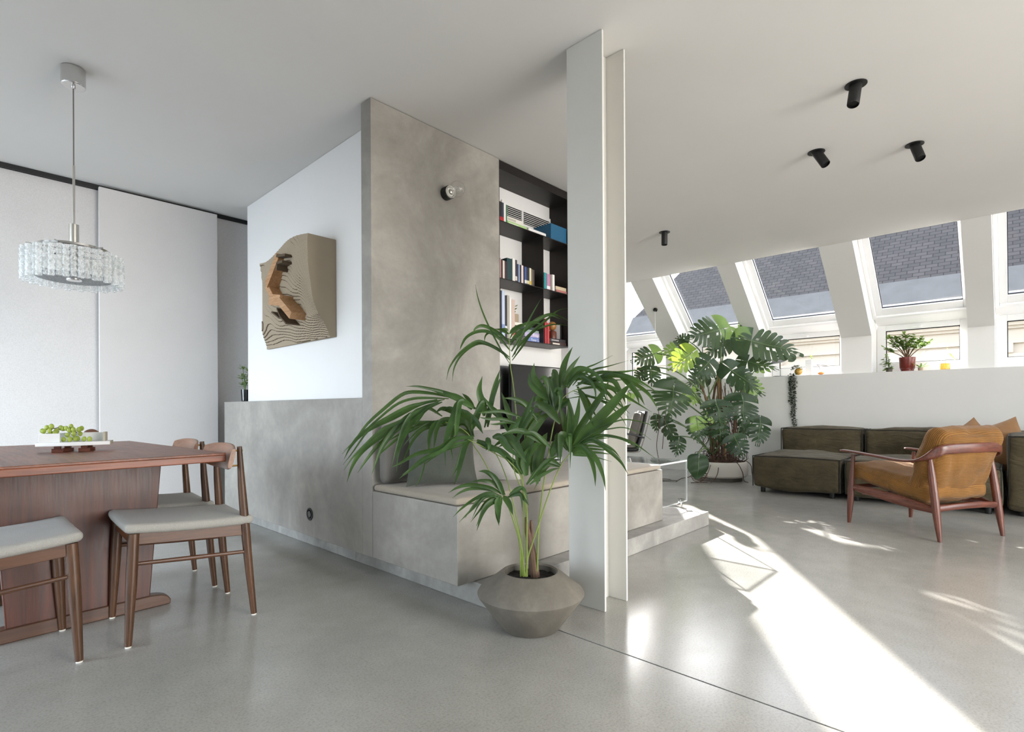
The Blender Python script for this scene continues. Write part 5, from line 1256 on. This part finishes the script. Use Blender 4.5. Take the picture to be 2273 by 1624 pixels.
for (x, y, z) in ((-.04, .05, .16), (-.02, .07, .10), (-.04, .02, .21), (-.06, -.03, .05), (-.05, .04, .03), (-.03, 0, .14)):
    lg = G().tube(catmull([Vector((0, 0, .04)), Vector((x*.4, y*.4, .08+z*.5)), Vector((x, y, z))], 6), .002, 5)
    for k in range(16):
        p = Vector((0, 0, .05)).lerp(Vector((x, y, z)), rr.uniform(.3, 1)); a = rr.uniform(0, 2*PI); leaflet(lg, p, (math.cos(a), math.sin(a), rr.uniform(-.6, .4)), .04, .022)
    lg.ob('shoot', MAT['succ'], TP)
SPD = thing('spider_plant', 'little plant with long pointed leaves on the other side of the red pot', 'plant', (7.455, .755, ZS))
G().lathe([(.022, 0), (.026, .035), (.024, .035), (0, .03)], 18, close=False).ob('pot', MAT['beige'], SPD)
lg = G()
for k in range(11):
    a = k*2.4; leaflet(lg, (0, 0, .035), (math.cos(a)*1.0, math.sin(a), rr.uniform(-.1, .9)), rr.uniform(.08, .13), .02)
lg.ob('leaves', MAT['succ'], SPD)
GJ = thing('glass_jar', 'glass jar with a rooted leaf cutting on the sill', 'jar', (7.50, .545, ZS))
G().lathe([(.040, 0), (.046, .006), (.046, .09), (.034, .115), (.036, .13)], 26, close=False).ob('jar', MAT['acryl'], GJ)
G().lathe([(0, .004), (.043, .006), (.043, .07), (0, .07)], 24, close=False).ob('amber_water', thin_glass('amber_water', (.85, .66, .32), .3, 1.33, 0, .35, (.42, .30, .08), 40), GJ)
lg = G().tube(catmull([Vector((0, 0, .02)), Vector((0, -.01, .13)), Vector((0, -.045, .20))], 8), .002, 5)
leaflet(lg, (0, -.03, .19), (-.2, -.6, -.9), .11, .06); leaflet(lg, (0, -.035, .20), (0, .5, 1), .06, .03); leaflet(lg, (0, -.02, .16), (-.1, -1, .3), .06, .025)
lg.ob('cutting', MAT['succ'], GJ)
CR = thing('cord_pull', 'black round ceiling hook with a thin white cord on the sloping rafter', 'hook', (6.803, 3.638, 2.285))
q = Vector((0, 0, 1)).rotation_difference(Vector((-SN[0], 0, -SN[1]))).to_matrix().to_4x4()
G().lathe([(.030, 0), (.030, .016), (.026, .022)], 24, m=q).ob('hook_base', MAT['black'], CR)
G().tube([(-.012, 0, -.014), (-.012, 0, -.20), (-.012, 0, -.43)], [.0022, .0022, .0022], 6).ob('cord', MAT['frame'], CR)
G().tube([(-.012, 0, -.30), (-.012, 0, -.43)], .004, 8).ob('cord_weight', MAT['frame'], CR)
